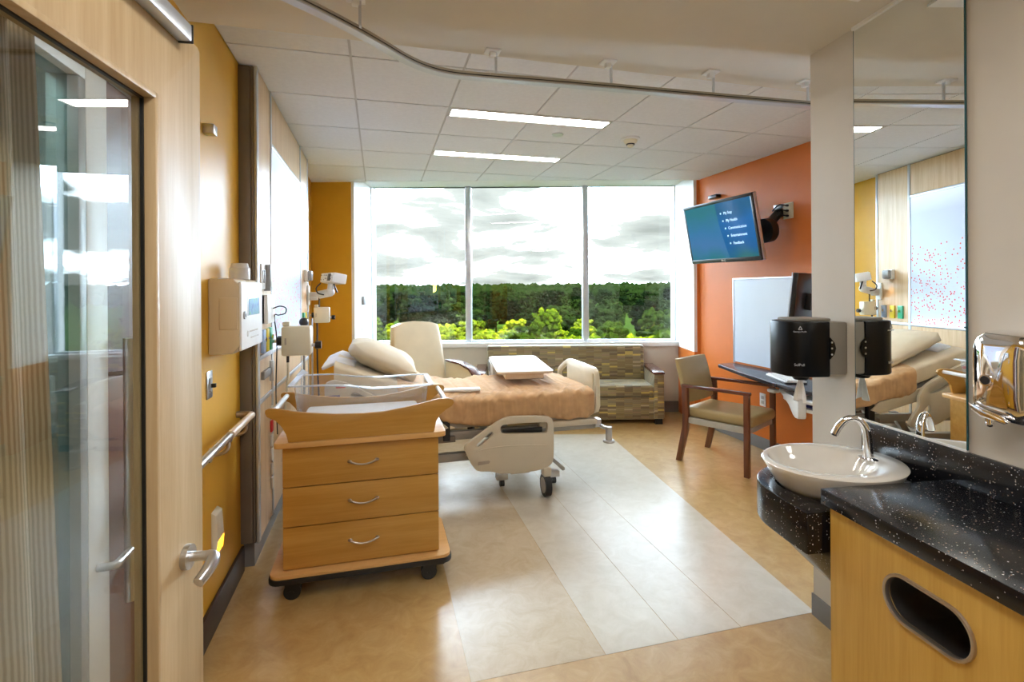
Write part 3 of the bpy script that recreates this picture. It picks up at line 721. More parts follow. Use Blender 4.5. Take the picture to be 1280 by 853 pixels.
MB().lathe([(.12, 0), (.12, .015), (.02, .03)]).build('foot', 'grey_plastic', pl)
o = wallplate('coat_hook', 'flat steel bracket on the near headwall column below the gas outlets', 'hook', 3.20, 1.035, .20, .045, m='pewter', d=.018)
MB().box(.006, .030, .09, .11, -.06, .06, .003).build('end_plate', 'aluminium', o)
for k in range(6):
    cy, cz = 3.36, .78-k*.085
    o = tag(MB().box(0, .012, -.022, .022, -.034, .034, .004).build('outlet_plate', 'red_mark' if k == 1 else 'white_plastic', loc=(XF, cy, cz)), ('topmost', 'red', 'third', 'fourth', 'fifth', 'lowest')[k]+(' socket plate' if k == 1 else ' white socket plate')+' in the column of sockets behind the wooden cart', 'socket', 'sockets in a column on the headwall')

# ------------------------------------------------------------------ things on the yellow wall
o = thing('wall_dispenser', 'large beige locked dispenser box with a clear bottle on top, on the yellow wall', 'dispenser', (-.72, 2.72, 1.225))
prof = [(0, -.0), (.095, .0), (.125, .035), (.125, .30), (.10, .335), (.0, .335)]
bx = MB(); bx.plate([(x, z) for x, z in prof], -.21, -.0, 'y', bev=.008); bx.plate([(x, z) for x, z in prof], .0, .215, 'y', bev=.008)
bx.build('body', 'cabinet_beige', o)
MB().box(.118, .133, -.205, .212, .012, .322, .010).build('front_cover', 'white_plastic', o)
MB().box(.045, .118, -.216, -.20, .11, .25, .003).build('side_panel', 'cabinet_beige', o)
MB().cyl((.133, -.165, .17), (.140, -.165, .17), .018, seg=20).build('lock', 'brushed_steel', o)
MB().cyl((.139, -.165, .17), (.141, -.165, .17), .009, seg=12).build('keyhole', 'dark_plastic', o)
MB().box(.132, .1345, -.10, .14, .165, .275, .001).build('window', 'whiteboard', o)
MB().box(.134, .1355, -.08, .12, .168, .245).build('picture', 'label_art', o) if 'label_art' in M else None
MB().cyl((.132, -.10, .082), (.1345, -.10, .082), .014, seg=16).build('printed_mark', 'print_grey', o)
for k, (a, c) in enumerate(((-.06, .10), (-.04, .12))): MB().box(.132, .134, a, c, .086-.03*k, .093-.03*k).build('printed_line', 'print_grey', o)
MB().lathe([(.045, 0), (.045, .055), (.040, .06), (.036, .078), (.004, .080)], (.07, .03, .335)).build('bottle', 'clear_bottle', o)

o = wallplate('light_switch', 'steel light switch plate with a black toggle on the yellow wall', 'light switch', 2.515, 1.095, .075, .12, x=-.72, m='brushed_steel', d=.006)
MB().box(.005, .012, -.012, .012, -.03, .03, .002).build('switch_frame', 'grey_plastic', o)
MB().box(.008, .030, -.006, .006, -.012, .006, .002).build('toggle', 'dark_plastic', o)
o = thing('handrail', 'steel and wood grab rail curving back to the yellow wall', 'handrail', (-.72, 2.6, .86))
hr = MB(); hr.tube([(.0, -.85, 0), (.055, -.85, 0), (.075, -.82, 0), (.075, -.1, 0), (.075, .25, 0), (.075, .33, 0), (.055, .365, 0), (.0, .365, 0)], .017, 14, 4)
hr.build('rail', 'rail_steel', o)
wr = MB(); wr.cyl((.079, -.06, .003), (.079, .325, .003), .0185, seg=20); wr.build('grip', 'table_laminate', o)
for y in (-.08, .24):
    q = MB(); q.tube([(.075, y, -.01), (.072, y, -.05), (.05, y, -.07), (.0, y, -.075)], .009, 10, 4); q.cyl((.0, y, -.075), (.008, y, -.075), .032)
    q.build('bracket', 'rail_steel', o)
o = thing('night_light', 'white wall night light glowing amber near the floor', 'night light', (-.72, 2.58, .40))
MB().plate([(0, -.11), (.012, -.11), (.028, 0), (.022, .11), (0, .125)], -.045, .045, 'y', bev=.003).build('housing', 'cream_plastic', o)
MB().plate([(.0195, -.06), (.024, -.06), (.0295, -.005), (.026, -.005)], -.042, .042, 'y').build('lens', 'nightlight', o)
tag(MB().box(0, .045, -.02, .03, -.022, .02, .003).build('door_bumper', 'brushed_steel', loc=(-.72, 2.47, 2.20)), 'small dark steel bumper high on the yellow wall', 'door bumper')

# ================================================================== BASSINET CART
ct = thing('bassinet_cart', 'golden oak three drawer bassinet cart on black casters', 'cart', (-.08, 2.89, 0))
def rrect(x0, x1, y0, y1, r, n=5):
    p = []
    for cx, cy, a in ((x1-r, y0+r, -90), (x1-r, y1-r, 0), (x0+r, y1-r, 90), (x0+r, y0+r, 180)):
        for k in range(n+1):
            t = R(a+90*k/n); p.append((cx+r*math.cos(t), cy+r*math.sin(t)))
    return p
MB().plate(rrect(-.435, .435, -.235, .235, .05), .122, .140, bev=.002).build('base_board', 'cart_trim', ct)
MB().plate(rrect(-.441, .441, -.241, .241, .053), .098, .124, bev=.004).build('bumper_edge', 'caster_black', ct)
MB().box(-.376, .376, -.170, .185, .14, .738).build('body', 'cart_oak', ct, smooth=0)
for k, (z0, z1) in enumerate(((.147, .348), (.353, .542), (.547, .736))):
    d = MB().box(-.376, .376, -.190, -.171, z0, z1, .0015).build('drawer', 'cart_oak', ct)
    zc = (z0+z1)/2+.004; h = MB()
    h.tube([(-.068, -.190, zc+.004), (-.062, -.205, zc+.004), (-.03, -.212, zc-.006), (0, -.214, zc-.009), (.03, -.212, zc-.006), (.062, -.205, zc+.004), (.068, -.190, zc+.004)], lambda u: .0042+.002*abs(2*u-1), 10, 4)
    for s in (-1, 1): h.ball((s*.066, -.194, zc+.004), .008, (1.4, .6, 1))
    h.build('drawer_pull', 'rail_steel', d)
MB().plate(rrect(-.413, .413, -.225, .225, .03), .745, .772, bev=.004).build('top_board', 'cart_trim', ct)
fw = [(-.447, .923), (-.445, .935), (-.431, .943), (-.382, .938), (-.328, .923), (-.256, .911), (-.127, .896), (.005, .891), (.102, .894), (.201, .908), (.302, .926), (.376, .941), (.426, .942), (.451, .934), (.457, .917), (.446, .901), (.413, .882), (.384, .859), (.363, .827), (.352, .773), (-.345, .773), (-.354, .813), (-.372, .849), (-.400, .882), (-.438, .902)]
MB().plate(fw, -.222, -.203, 'y', bev=.003).build('end_panel', 'cart_oak', ct)
MB().plate(fw, .190, .209, 'y', bev=.003).build('end_panel', 'cart_oak', ct)
for s in (-1, 1): MB().cyl((s*.415, -.205, .922), (s*.415, .192, .922), .0125, seg=16).build('side_rod', 'white_plastic', ct)
MB().cyl((-.376, -.10, .66), (-.392, -.10, .66), .013).build('side_knob', 'brushed_steel', ct)
for (x, y) in ((-.33, -.175), (.33, -.175), (-.33, .175), (.33, .175)):
    c = MB(); c.plate([(x-.034, .098), (x-.040, .085), (x-.030, .045), (x+.012, .040), (x+.030, .06), (x+.036, .098)], y-.026, y-.020, 'y').plate([(x-.034, .098), (x-.040, .085), (x-.030, .045), (x+.012, .040), (x+.030, .06), (x+.036, .098)], y+.020, y+.026, 'y').box(x-.03, x+.03, y-.026, y+.026, .086, .099, .003)
    k = c.build('caster', 'caster_black', ct)
    q = MB(); q.cyl((x-.006, y-.018, .040), (x-.006, y+.018, .040), .040, seg=24); q.cyl((x-.006, y-.028, .040), (x-.006, y+.028, .040), .010); q.build('wheel', 'caster_black', k)
    if y < 0 and x > 0: MB().box(x+.03, x+.075, y-.012, y+.012, .066, .076, .003).build('brake_pedal', 'caster_black', k)
# clear bassinet tub, its mattress and name card
tb = thing('bassinet_tub', 'clear acrylic bassinet tub set into the top of the oak cart', 'bassinet', (-.08, 2.89, .775))
def rim(x, back):
    # rim height: higher at the head (left) end
    return 1.034 if x < -.10 else (1.034-(x+.10)/.08*.030 if x < -.02 else 1.004+.006*(x+.02)/.36)
def tubfn(sh):
    # sh 0..1 from the bottom to the rim
    def at(u):
        # walk round a rounded rectangle
        p = rrect(-1, 1, -1, 1, .12, 4); q = p+[p[0]]
        i = u*(len(p)); k = int(i) % len(p); f = i-int(i)
        return (p[k][0]*(1-f)+q[k+1][0]*f, p[k][1]*(1-f)+q[k+1][1]*f)
    return at
tw = MB(); ringn = 96
def tub_pt(u, v):
    x, y = tubfn(0)(u)
    xt, yt = x*.345, y*.172+.01
    xb, yb = x*.310, y*.135+.01
    z0 = .030; z1 = rim(xt, 0)-.775-.004
    if v <= .001: return (xb*.0, .01, z0)
    if v < .15: return (xb, yb, z0)
    if v < .95: q = (v-.15)/.80; return (xb+(xt*.955-xb)*q, yb+(yt*.955-.0-yb)*q, z0+(z1-z0)*q)
    return (xt*1.02, yt*1.06, z1+.002)
vs = [0.0, .149, .16, .3, .5, .7, .88, .949]
tw.grid(lambda u, v: tub_pt(u, vs[int(round(v*(len(vs)-1)))]), ringn, len(vs), closeu=True)
tw.build('shell', 'acrylic', tb, smooth=40)
rm = MB(); rpts = [tub_pt(i/ringn, 1.0) for i in range(ringn)]
def rimfn(u, v):
    i = int(round(u*ringn)) % ringn
    p = Vector(rpts[i]); c = Vector((0, .01, p.z)); n = (p-c); n.z = 0; n.normalize()
    k = int(round(v*4)) % 4
    return p+n*(-.022 if k in (0, 3) else .006)+Vector((0, 0, -.0025 if k < 2 else .0035))
rm.grid(rimfn, ringn, 4, closeu=True, closev=True); rm.build('rim', 'acrylic_edge', tb, smooth=40)
tag(MB().box(-.295, .295, -.125, .135, 0, .055, .018, 3).build('bassinet_mattress', 'white_cloth', loc=(-.085, 2.90, .812)), 'thin white mattress lying in the clear bassinet tub', 'mattress')
cd = thing('name_card', 'folded white card holder at the head end of the bassinet tub', 'card holder', (-.44, 3.03, 1.038))
MB().plate([(0, 0), (.10, 0), (.045, .032)], -.002, .002, 'y', mtx=Matrix.Rotation(R(55), 4, 'Z')).build('card', 'acrylic_edge', cd)

# ================================================================== HOSPITAL BED
bed = thing('hospital_bed', 'hospital bed with raised head, tan blanket and beige side rails', 'bed', (.60, 4.05, 0))
BY = 4.048
def bed_top(x):
    return .739 if x > .58 else (.739+(.58-x)*.06 if x > .47 else .7456+(.47-x)*.365)
def mattress(mb, x0, x1, grow, hemlow, nx=60, nr=48, wrinkle=0.0, thick=.155):
    def fn(u, v):
        x = x0+(x1-x0)*u
        g = grow if wrinkle else grow-.040*min(1, max(0, (x-.15)/.15))
        a = 2*PI*v; ca, sa = math.cos(a), math.sin(a)
        e = .28
        sx = math.copysign(abs(ca)**e, ca); sz = math.copysign(abs(sa)**e, sa)
        endf = min(1, (1-u)*(x1-x0)/.05)**.5
        y = BY+sx*(.446+g)*(.94+.06*endf)
        top = bed_top(x)+g; bot = top-thick-g*2-hemlow*(.5+.5*math.sin(x*9.5+.6))
        mid = (top+bot)/2
        z = mid+sz*(top-bot)/2*(.9+.1*endf)
        if wrinkle:
            nv = .7*noise.noise(Vector((x*5.5+y*1.5, y*2.2, z*4)))+.6*noise.noise(Vector((x*13+y*3, y*6, z*9)))+1.3*(abs(noise.noise(Vector((x*17-y*10, y*4+x*3, z*7))))-.25)+.5*(abs(noise.noise(Vector((x*38-y*22, y*9+x*6, z*15))))-.25)
            if x > 1.2: nv += (x-1.2)*2.2*(abs(noise.noise(Vector((x*9+z*14, y*3, z*10-x*6))))-.2)
            z += wrinkle*nv*(1 if sa > 0 else .3); y += (wrinkle*.7*nv)*(1 if ca > 0 else 1)
        return (x, y, z)
    return mb.grid(fn, nx, nr, closev=True, caps=True)
m_ = MB(); mattress(m_, -.29, 1.54, 0, 0); m_.build('mattress', 'cream_cloth', bed, W=True, smooth=60)
bl = MB(); mattress(bl, .12, 1.580, .012, .040, 210, 140, .017, .175); bl.build('blanket', 'tan_cloth', bed, W=True, smooth=80)
# deck and frame
dk = MB(); dk.box(.52, 1.55, 3.66, 4.44, .515, .55, .006)
dk.plate([(.53, .55), (.53, .52), (-.29, .82), (-.29, .85)], 3.66, 4.44, 'y'); dk.build('deck', 'bed_steel', bed, W=True)
hbp = MB(); hbp.plate([(.469, .535), (.394, .507), (.047, .619), (-.281, .769), (-.300, .844), (-.047, .750), (.187, .657), (.394, .600)], 3.605, 3.625, 'y', bev=.004); hbp.build('deck_skirt', 'beige_plastic', bed, W=True)
for y in (3.70, 4.37): MB().box(-.29, 1.61, y-.025, y+.025, .43, .487, .006).build('side_beam', 'bed_steel', bed, W=True)
for y in (3.77, 4.31): MB().box(-.33, 1.17, y-.03, y+.03, .25, .31, .006).build('base_beam', 'bed_steel', bed, W=True)
for x in (-.24, 1.17): MB().box(x-.03, x+.03, 3.60, 4.50, .19, .25, .006).build('cross_beam', 'bed_steel', bed, W=True)
for x in (0.0, .80):
    for y in (3.82, 4.24): MB().plate([(x-.03, .28), (x+.03, .28), (x+.15, .47), (x+.09, .47)], y, y+.04, 'y').build('lift_arm', 'bed_steel', bed, W=True)
MB().box(.95, 1.10, 3.74, 3.95, .115, .26, .004).build('actuator_box', 'beige_plastic', bed, W=True)
MB().box(.43, .48, 3.615, 3.665, .44, .58, .004).build('latch', 'dark_plastic', bed, W=True)
MB().box(.38, .52, 3.63, 3.67, .425, .465, .004).build('latch_bar', 'pewter', bed, W=True)
MB().box(1.14, 1.60, 3.615, 3.675, .478, .522, .006).build('foot_rail', 'beige_plastic', bed, W=True)
for y in (3.565, 4.52):
    for x in (-.24, 1.17):
        y_ = y if x > 0 else y+(.04 if y < 4 else -.04)
        if x > 0 and y > 4: x = 1.34
        k = MB().box(x-.030, x+.030, y_-.045, y_+.045, .150, .215, .012).build('caster_fork', 'beige_plastic', bed, W=True)
        q = MB(); q.cyl((x-.022, y_, .080), (x+.022, y_, .080), .080, seg=30); q.build('wheel', 'caster_black', k, W=True)
        q = MB(); q.cyl((x-.0245, y_, .080), (x+.0245, y_, .080), .056, seg=24); q.build('wheel_hub', 'grey_band', k, W=True)
for (x, y) in ((.90, 3.83), (1.30, 3.786)):
    k = MB().box(x-.045, x+.045, y-.035, y+.035, .055, .105, .008).build('foot_pedal', 'white_plastic', bed, W=True)
    MB().cyl((x-.015, y, .027), (x+.018, y, .027), .027).build('pedal_roller', 'caster_black', k, W=True)
q = MB(); q.plate([(1.167, .296), (1.190, .305), (1.331, .179), (1.331, .160), (1.312, .156)], 3.60, 3.622, 'y', bev=.004); q.build('brake_lever', 'bed_steel', bed, W=True)
# side rails
rail = [(.572, .424), (.567, .399), (.613, .292), (.656, .233), (.773, .222), (.828, .199), (1.063, .194), (1.153, .207), (1.210, .237), (1.225, .288), (1.224, .529), (1.212, .564), (1.180, .584), (.909, .602), (.820, .580)]
slot = [(.825, .517), (.833, .540), (.851, .551), (1.156, .545), (1.174, .538), (1.179, .522), (1.173, .473), (1.155, .463), (.851, .481), (.830, .494)]
dia = [(.652, .423), (.754, .502), (.769, .502), (.775, .482), (.673, .407), (.656, .407)]
def soft(p, n=4):
    # round an outline with corner cutting
    for _ in range(2):
        q = []
        for i in range(len(p)):
            a, b = p[i], p[(i+1) % len(p)]
            q += [(a[0]*.8+b[0]*.2, a[1]*.8+b[1]*.2), (a[0]*.2+b[0]*.8, a[1]*.2+b[1]*.8)]
        p = q
    return p
q = MB(); q.plate(soft(rail), 3.540, 3.575, 'y', [soft(slot), soft(dia)], bev=.007)
q.build('side_rail', 'beige_plastic', bed, W=True)
MB().plate([(.661, .277), (.740, .282), (.750, .296), (.740, .305), (.665, .301)], 3.538, 3.5415, 'y').build('rail_badge', 'print_grey', bed, W=True)
MB().box(.85, 1.15, 3.580, 3.595, .458, .500, .003).build('rail_linkage', 'dark_plastic', bed, W=True)
q = MB(); q.tube([(.58, 3.559, .345), (.70, 3.538, .385), (.85, 3.536, .395), (1.05, 3.536, .388), (1.22, 3.545, .37)], .0035, 6, 4); q.build('rail_crease', 'beige_plastic', bed, W=True)
hr_ = [(-.345, .90), (-.345, .80), (-.29, .68), (-.16, .52), (-.02, .43), (.14, .395), (.21, .43), (.17, .50), (.12, .57), (.125, .65), (.08, .73), (-.03, .80), (-.19, .89), (-.29, .92)]
hs1 = [(-.20, .80), (-.06, .70), (.03, .67), (.05, .70), (-.04, .765), (-.16, .84)]
hs2 = [(.03, .53), (.10, .46), (.13, .46), (.12, .50), (.06, .58), (.035, .58)]
q = MB(); q.plate(soft(hr_), 3.555, 3.587, 'y', [soft(hs1), soft(hs2)], bev=.006); k = q.build('head_side_rail', 'beige_plastic', bed, W=True)
MB().box(-.275, -.215, 3.552, 3.556, .865, .885, .001).build('red_control', 'red_mark', k, W=True)
MB().box(-.32, -.25, 3.552, 3.556, .805, .820, .001).build('blue_control', 'label_blue', k, W=True)
MB().box(-.17, -.10, 3.586, 3.590, .60, .70, .001).build('blue_label', 'label_blue', k, W=True)
# footboard
fb = [(3.631, .507), (3.640, .825), (3.659, .872), (3.701, .893), (3.842, .898), (4.216, .902), (4.291, .886), (4.488, .793), (4.516, .760), (4.516, .507)]
fh1 = [(3.659, .619), (3.662, .807), (3.678, .844), (3.696, .853), (3.703, .825), (3.696, .619)]
fh2 = [(4.263, .713), (4.263, .844), (4.291, .844), (4.469, .760), (4.484, .732), (4.479, .694), (4.348, .671)]
q = MB(); q.plate(soft(fb), 1.598, 1.636, 'x', [soft(fh1), soft(fh2)], bev=.007)
q.build('footboard', 'cream_plastic', bed, W=True)
MB().cyl((1.61, 3.67, .470), (1.665, 3.59, .448), .013).box(1.59, 1.64, 3.63, 3.70, .45, .51, .004).build('bumper_arm', 'brushed_steel', bed, W=True)
k = MB().cyl((1.677, 3.58, .362), (1.677, 3.58, .455), .025, seg=24).lathe([(.023, .453), (.023, .461), (.004, .463)], (1.677, 3.58, 0)).build('corner_bumper', 'grey_band', bed, W=True)
MB().lathe([(.043, .346), (.045, .354), (.041, .363), (.025, .365)], (1.677, 3.58, 0)).build('bumper_flange', 'grey_band', k, W=True)

# pillow, sheets
def pillow(name, label, c, size, tilt, m, cat='pillow', seed=0):
    mb = MB(); hx, hy, hz = size[0]/2, size[1]/2, size[2]/2
    def fn(u, v):
        a = u*2*PI; b = (v-.5)*2
        r = min(1.0, math.sqrt(max(0, 1-abs(b)**1.15))) if abs(b) < 1 else 0
        ca, sa = math.cos(a), math.sin(a)
        x = math.copysign(abs(ca)**.42, ca)*r; y = math.copysign(abs(sa)**.42, sa)*r
        e = max(abs(x), abs(y))
        z = math.copysign(max(0, 1-e**2.3)**.62, b)*(1-.25*abs(x*y))
        pin = 1-.07*(1-abs(x))*(abs(y) > .0)*abs(y)**3-.0
        nv = noise.noise(Vector((x*2.2+seed, y*2.2, z)))*.10+.05*noise.noise(Vector((x*6+seed, y*6, z)))
        return (x*hx*(1-.08*(1-y*y)*abs(x)**4), y*hy*(1-.08*(1-x*x)*abs(y)**4), z*hz*(1+nv)+.012*x*y)
    mb.grid(fn, 72, 30, closeu=True)
    return tag(mb.build(name, m, loc=c, tf=Matrix.Rotation(tilt, 4, 'Y'), smooth=80), label, cat)
pillow('pillow', 'plump cream pillow lying on the raised head of the hospital bed', (.03, 4.03, .995), (.56, .72, .20), R(25), 'pillow_cloth')
sh = MB()
def shf(u, v):
    x = -.38+.22*u; y = 3.72+.68*v
    return (x, y, bed_top(max(x, -.28))-.03*(1-u)**2-.002+.026*math.sin(u*PI)*(.6+.4*math.sin(v*11))+.014*noise.noise(Vector((x*9, y*5, 1))))
sh.grid(shf, 24, 40)
s_ = tag(sh.build('bed_sheet', 'white_cloth', smooth=80), 'crumpled white sheet at the head end of the bed behind the pillow', 'sheet')
md = s_.modifiers.new('thick', 'SOLIDIFY'); md.thickness = .02; md.offset = -1
tag(MB().box(-.135, .135, -.045, .045, 0, .016, .006, 3).build('folded_pad', 'white_cloth', loc=(.59, 3.77, .762), rotz=R(-6)), 'folded white pad lying on the tan blanket', 'pad')

# ================================================================== OVERBED TABLE
ot = thing('overbed_table', 'white topped overbed table standing across the foot half of the bed', 'overbed table', (1.18, 4.36, 0), R(-8))
MB().plate(rrect(-.225, .225, -.49, .49, .05), .842, .862, bev=.004).build('table_top', 'table_laminate', ot)
MB().plate(rrect(-.215, .215, -.48, .48, .045), .861, .8635).build('top_sheet', 'white_plastic', ot)
MB().box(-.16, .15, -.44, .30, .792, .842, .012).build('under_tray', 'table_laminate', ot)
MB().box(-.215, -.06, .53, .63, .08, .835, .02).build('column', 'white_plastic', ot)
MB().box(-.222, -.12, .06, .56, .70, .838, .012).build('arm_housing', 'white_plastic', ot)
MB().box(-.228, -.220, .38, .50, .73, .82, .004).build('release_handle', 'dark_plastic', ot)
MB().box(-.2235, -.221, .26, .34, .715, .815).build('printed_label', 'print_grey', ot)
for s in (-1, 1): MB().box(-.14+s*.09-.02, -.14+s*.09+.02, -.05, .64, .045, .085, .01).build('base_bar', 'white_plastic', ot)
MB().box(-.25, -.03, .54, .62, .045, .09, .01).build('base_plate', 'white_plastic', ot)
for s in (-1, 1):
    for y in (-.02, .60): MB().cyl((-.14+s*.09-.012, y, .024), (-.14+s*.09+.012, y, .024), .024).build('caster', 'caster_black', ot)

# ================================================================== SEATING BY THE WINDOW (window-front frame)
sf = thing('sofa', 'olive and brown woven pattern sofa with dark wood arm tops under the window', 'sofa', F(.585, 5.70, 0), -PSI)
W2 = 1.055                                     # half width; local y runs towards the window
MB().box(-W2+.10, W2-.10, .02, .52, .05, .30, .012).build('base', 'sofa_fabric', sf)
for x in (-W2+.11, .0): MB().box(x, x+.94, .0, .50, .305, .435, .03, 3).build('seat_cushion', 'sofa_fabric', sf)
MB().box(-W2+.12, W2-.12, .40, .565, .30, .838, .025, 3, mtx=None).build('backrest', 'sofa_fabric', sf)
for s in (-1, 1):
    MB().plate([(0.0, .06), (.0, .555), (.57, .585), (.57, .06)], min(s*W2, s*(W2-.115)), max(s*W2, s*(W2-.115)), 'x', bev=.012).build('armrest', 'sofa_fabric', sf)
    MB().plate([(-.012, .556), (-.012, .580), (.10, .596), (.52, .61), (.52, .587)], min(s*(W2+.004), s*(W2-.125)), max(s*(W2+.004), s*(W2-.125)), 'x', bev=.006).build('arm_top', 'dark_wood_y', sf)
    for y in (.04, .50): MB().box(s*(W2-.06)-.04, s*(W2-.06)+.04, y-.03, y+.03, 0, .062).build('foot', 'caster_black', sf)

rc = thing('recliner', 'cream vinyl recliner with an arched tall back beside the bed head', 'armchair', F(-.99, 5.52, 0), -PSI+R(40))
def rback(u, v):
    x = (u-.5)*2; k = abs(x)
    return (x*.275*(1-.04*v), 0, .45+v*(.70-.055*k**2.2))
bk = MB()
def rb(u, v):
    a = 2*PI*v; ca, sa = math.cos(a), math.sin(a); e = .35
    h = u; x = math.copysign(abs(ca)**e, ca)*(.290+.02*math.sin(h*PI)-.012*h)
    top = 1.165-.055*(abs(x)/.29)**2.4
    z = .42+(top-.42)*h; y = .08+h*.12+math.copysign(abs(sa)**e, sa)*(.075*(1-.35*h**6))
    return (x, y, z)
bk.grid(rb, 26, 48, closev=True, caps=True); bk.build('backrest', 'cream_vinyl', rc, smooth=50)
MB().box(-.27, .27, -.50, .06, .30, .46, .04, 3).build('seat', 'cream_vinyl', rc)
MB().box(-.27, .27, -.47, .02, .10, .30, .01).build('base', 'cream_vinyl', rc)
for s in (-1, 1):
    MB().plate([(-.46, .08), (-.47, .60), (-.40, .66), (-.22, .70), (.06, .705), (.08, .08)], min(s*.30, s*.38), max(s*.30, s*.38), 'x', bev=.012).build('armrest', 'cream_vinyl', rc)
    MB().plate([(-.505, .590), (-.50, .620), (-.41, .685), (-.22, .725), (.05, .733), (.05, .71), (-.22, .702), (-.40, .662), (-.485, .600)], min(s*.29, s*.39), max(s*.29, s*.39), 'x', bev=.005).build('arm_top', 'dark_wood_y', rc)
    for y in (-.42, .02): MB().cyl((s*.30, y-.0, .05), (s*.325, y, .05), .05).box(s*.31-.02, s*.31+.02, y-.02, y+.02, .06, .11).build('caster', 'caster_black', rc)

# ================================================================== DESK CHAIR
ang = math.atan2(.249, .465)
ch = thing('armchair', 'olive vinyl armchair with dark wood arms and legs by the desk', 'chair', (2.912, 3.853, 0), ang)
hw2, d2 = .264, .294             # half spacing of the legs; local -y is the front
for s in (-1, 1):
    x = s*hw2
    MB().box(x-.021, x+.021, -d2-.021, -d2+.021, 0, .668, .004).build('front_leg', 'dark_wood', ch)
    MB().plate([(d2-.02, 0), (d2+.028, 0), (d2-.035, .30), (d2-.040, .42), (d2-.030, .655), (d2-.085, .655), (d2-.092, .42), (d2-.085, .28)], x-.018, x+.018, 'x', bev=.003).build('rear_leg', 'dark_wood', ch)
    MB().box(x-.024, x+.024, -d2-.03, d2-.03, .650, .676, .007).build('arm', 'dark_wood_y', ch)
MB().box(-hw2+.022, hw2-.022, -d2-.005, d2-.05, .335, .385, .006).build('seat_frame', 'grey_band', ch)
MB().box(-hw2-.008, -hw2+.026, -d2+.024, d2-.09, .345, .392, .004).box(hw2-.026, hw2+.008, -d2+.024, d2-.09, .345, .392, .004).build('side_band', 'grey_band', ch)
st_ = MB(); st_.box(-hw2+.024, hw2-.024, -d2-.035, d2-.03, .385, .475, .028, 3); st_.build('seat', 'olive_vinyl', ch)
bk = MB()
def cbk(u, v):
    a = 2*PI*v; ca, sa = math.cos(a), math.sin(a); e = .4
    x = math.copysign(abs(ca)**e, ca)*(.242+.016*u**.5*(1-.10*u**8))
    z = .515+u*(.385+.010*math.cos(x*5)-.02)
    t = .030*(1-.4*u**8)*(1-.3*(1-u)**8)
    y = d2-.060+.085*max(0, u)**1.2+math.copysign(abs(sa)**e, sa)*t-.02*math.cos(x*6)+.01
    return (x, y, z)
bk.grid(cbk, 22, 44, closev=True, caps=True); bk.build('backrest', 'olive_vinyl', ch, smooth=50)
MB().box(-hw2+.018, hw2-.018, d2-.060, d2-.040, .585, .625).build('back_rail', 'dark_wood', ch)

# ================================================================== DESK, WHITEBOARD, SCREENS (orange wall)
dp = [(3.455, 4.44), (3.30, 4.43), (3.235, 4.39), (3.225, 4.34), (3.16, 4.10), (3.07, 3.75), (3.01, 3.42), (2.985, 3.10), (3.0, 2.75), (3.455, 2.75)]
dk = thing('wall_desk', 'dark curved desk top fixed to the orange wall', 'desk', (3.455, 3.6, .76))
MB().plate(dp, .725, .757, bev=.004).build('desk_top', 'desk_top', dk, W=True)
for y in (3.2,): MB().plate([(3.455, .725), (3.18, .725), (3.18, .70), (3.41, .44), (3.455, .44)], y-.015, y+.015, 'y').build('bracket', 'grey_plastic', dk, W=True)
wb = thing('whiteboard', 'large blank whiteboard with a thin aluminium frame on the orange wall', 'whiteboard', (3.455, 3.65, .775))
MB().box(3.446, 3.458, 2.87, 4.42, .775, 1.598).build('board', 'whiteboard', wb, W=True, smooth=0)
f = MB(); f.box(3.440, 3.459, 2.86, 4.432, 1.590, 1.606, .003).box(3.440, 3.459, 4.418, 4.432, .762, 1.60, .003).box(3.440, 3.459, 2.86, 2.872, .762, 1.60, .003)
f.build('frame', 'aluminium', wb, W=True)
kb = thing('keyboard', 'white keyboard with its front edge hanging dark on the curved desk', 'keyboard', (3.19, 3.47, .759), R(-20))
KP = rrect(-.085, .085, -.20, .20, .02)
MB().plate(KP, 0, .010, bev=.003).build('base', 'dark_plastic', kb)
MB().plate(rrect(-.083, .083, -.198, .198, .02), .010, .020, bev=.003).build('case', 'white_plastic', kb)
for i in range(5):
    k = MB()
    for j in range(14): k.box(-.068+i*.028, -.068+i*.028+.022, -.185+j*.0265, -.185+j*.0265+.021, .020, .027, .002, 1)
    k.build('key_row', 'white_plastic', kb)
tk = thing('keyboard_tray_arm', 'white wall computer tray with a curved end bracket below the desk edge', 'computer tray', (3.2, 3.1, .60))
tp = [(2.99, 3.12), (3.20, 3.54), (3.41, 3.54), (3.44, 3.12), (3.44, 2.75), (3.05, 2.75)]
MB().plate(tp, .655, .682, bev=.006).build('tray', 'white_plastic', tk, W=True)
MB().plate([(x+.03, y) for x, y in tp], .628, .634).build('tray_base', 'label_blue', tk, W=True)
MB().plate([(x+.02, y-.01) for x, y in tp], .590, .615, bev=.004).build('lower_tray', 'white_plastic', tk, W=True)
MB().plate([(0, .688), (.46, .684), (.47, .66), (.36, .640), (.22, .60), (.12, .545), (.07, .535), (.01, .54), (0, .56)], -.03, .03, 'x', bev=.010, mtx=Matrix.Translation((2.985, 3.09, 0)) @ Matrix.Rotation(-math.atan2(.21, .42), 4, 'Z')).build('end_bracket', 'white_plastic', tk, W=True)
MB().box(3.10, 3.17, 3.50, 3.58, .645, .675, .012).build('mouse_clip', 'white_plastic', tk, W=True)
MB().box(3.40, 3.458, 2.95, 3.15, .55, .75, .006).build('wall_mount', 'white_plastic', tk, W=True)
MB().lathe([(.09, .545), (.095, .553), (.06, .56)], (3.12, 2.72, 0)).build('mouse_shelf', 'white_plastic', tk, W=True)
mo = thing('computer_monitor', 'black computer screen seen from behind the wall corner, above the desk', 'monitor', (2.95, 3.02, 1.41), R(-62))
mt = Matrix.Rotation(R(6), 4, 'Y')
MB().box(-.018, .018, -.245, .245, -.19, .20, .006, mtx=mt).build('screen', 'dark_plastic', mo)
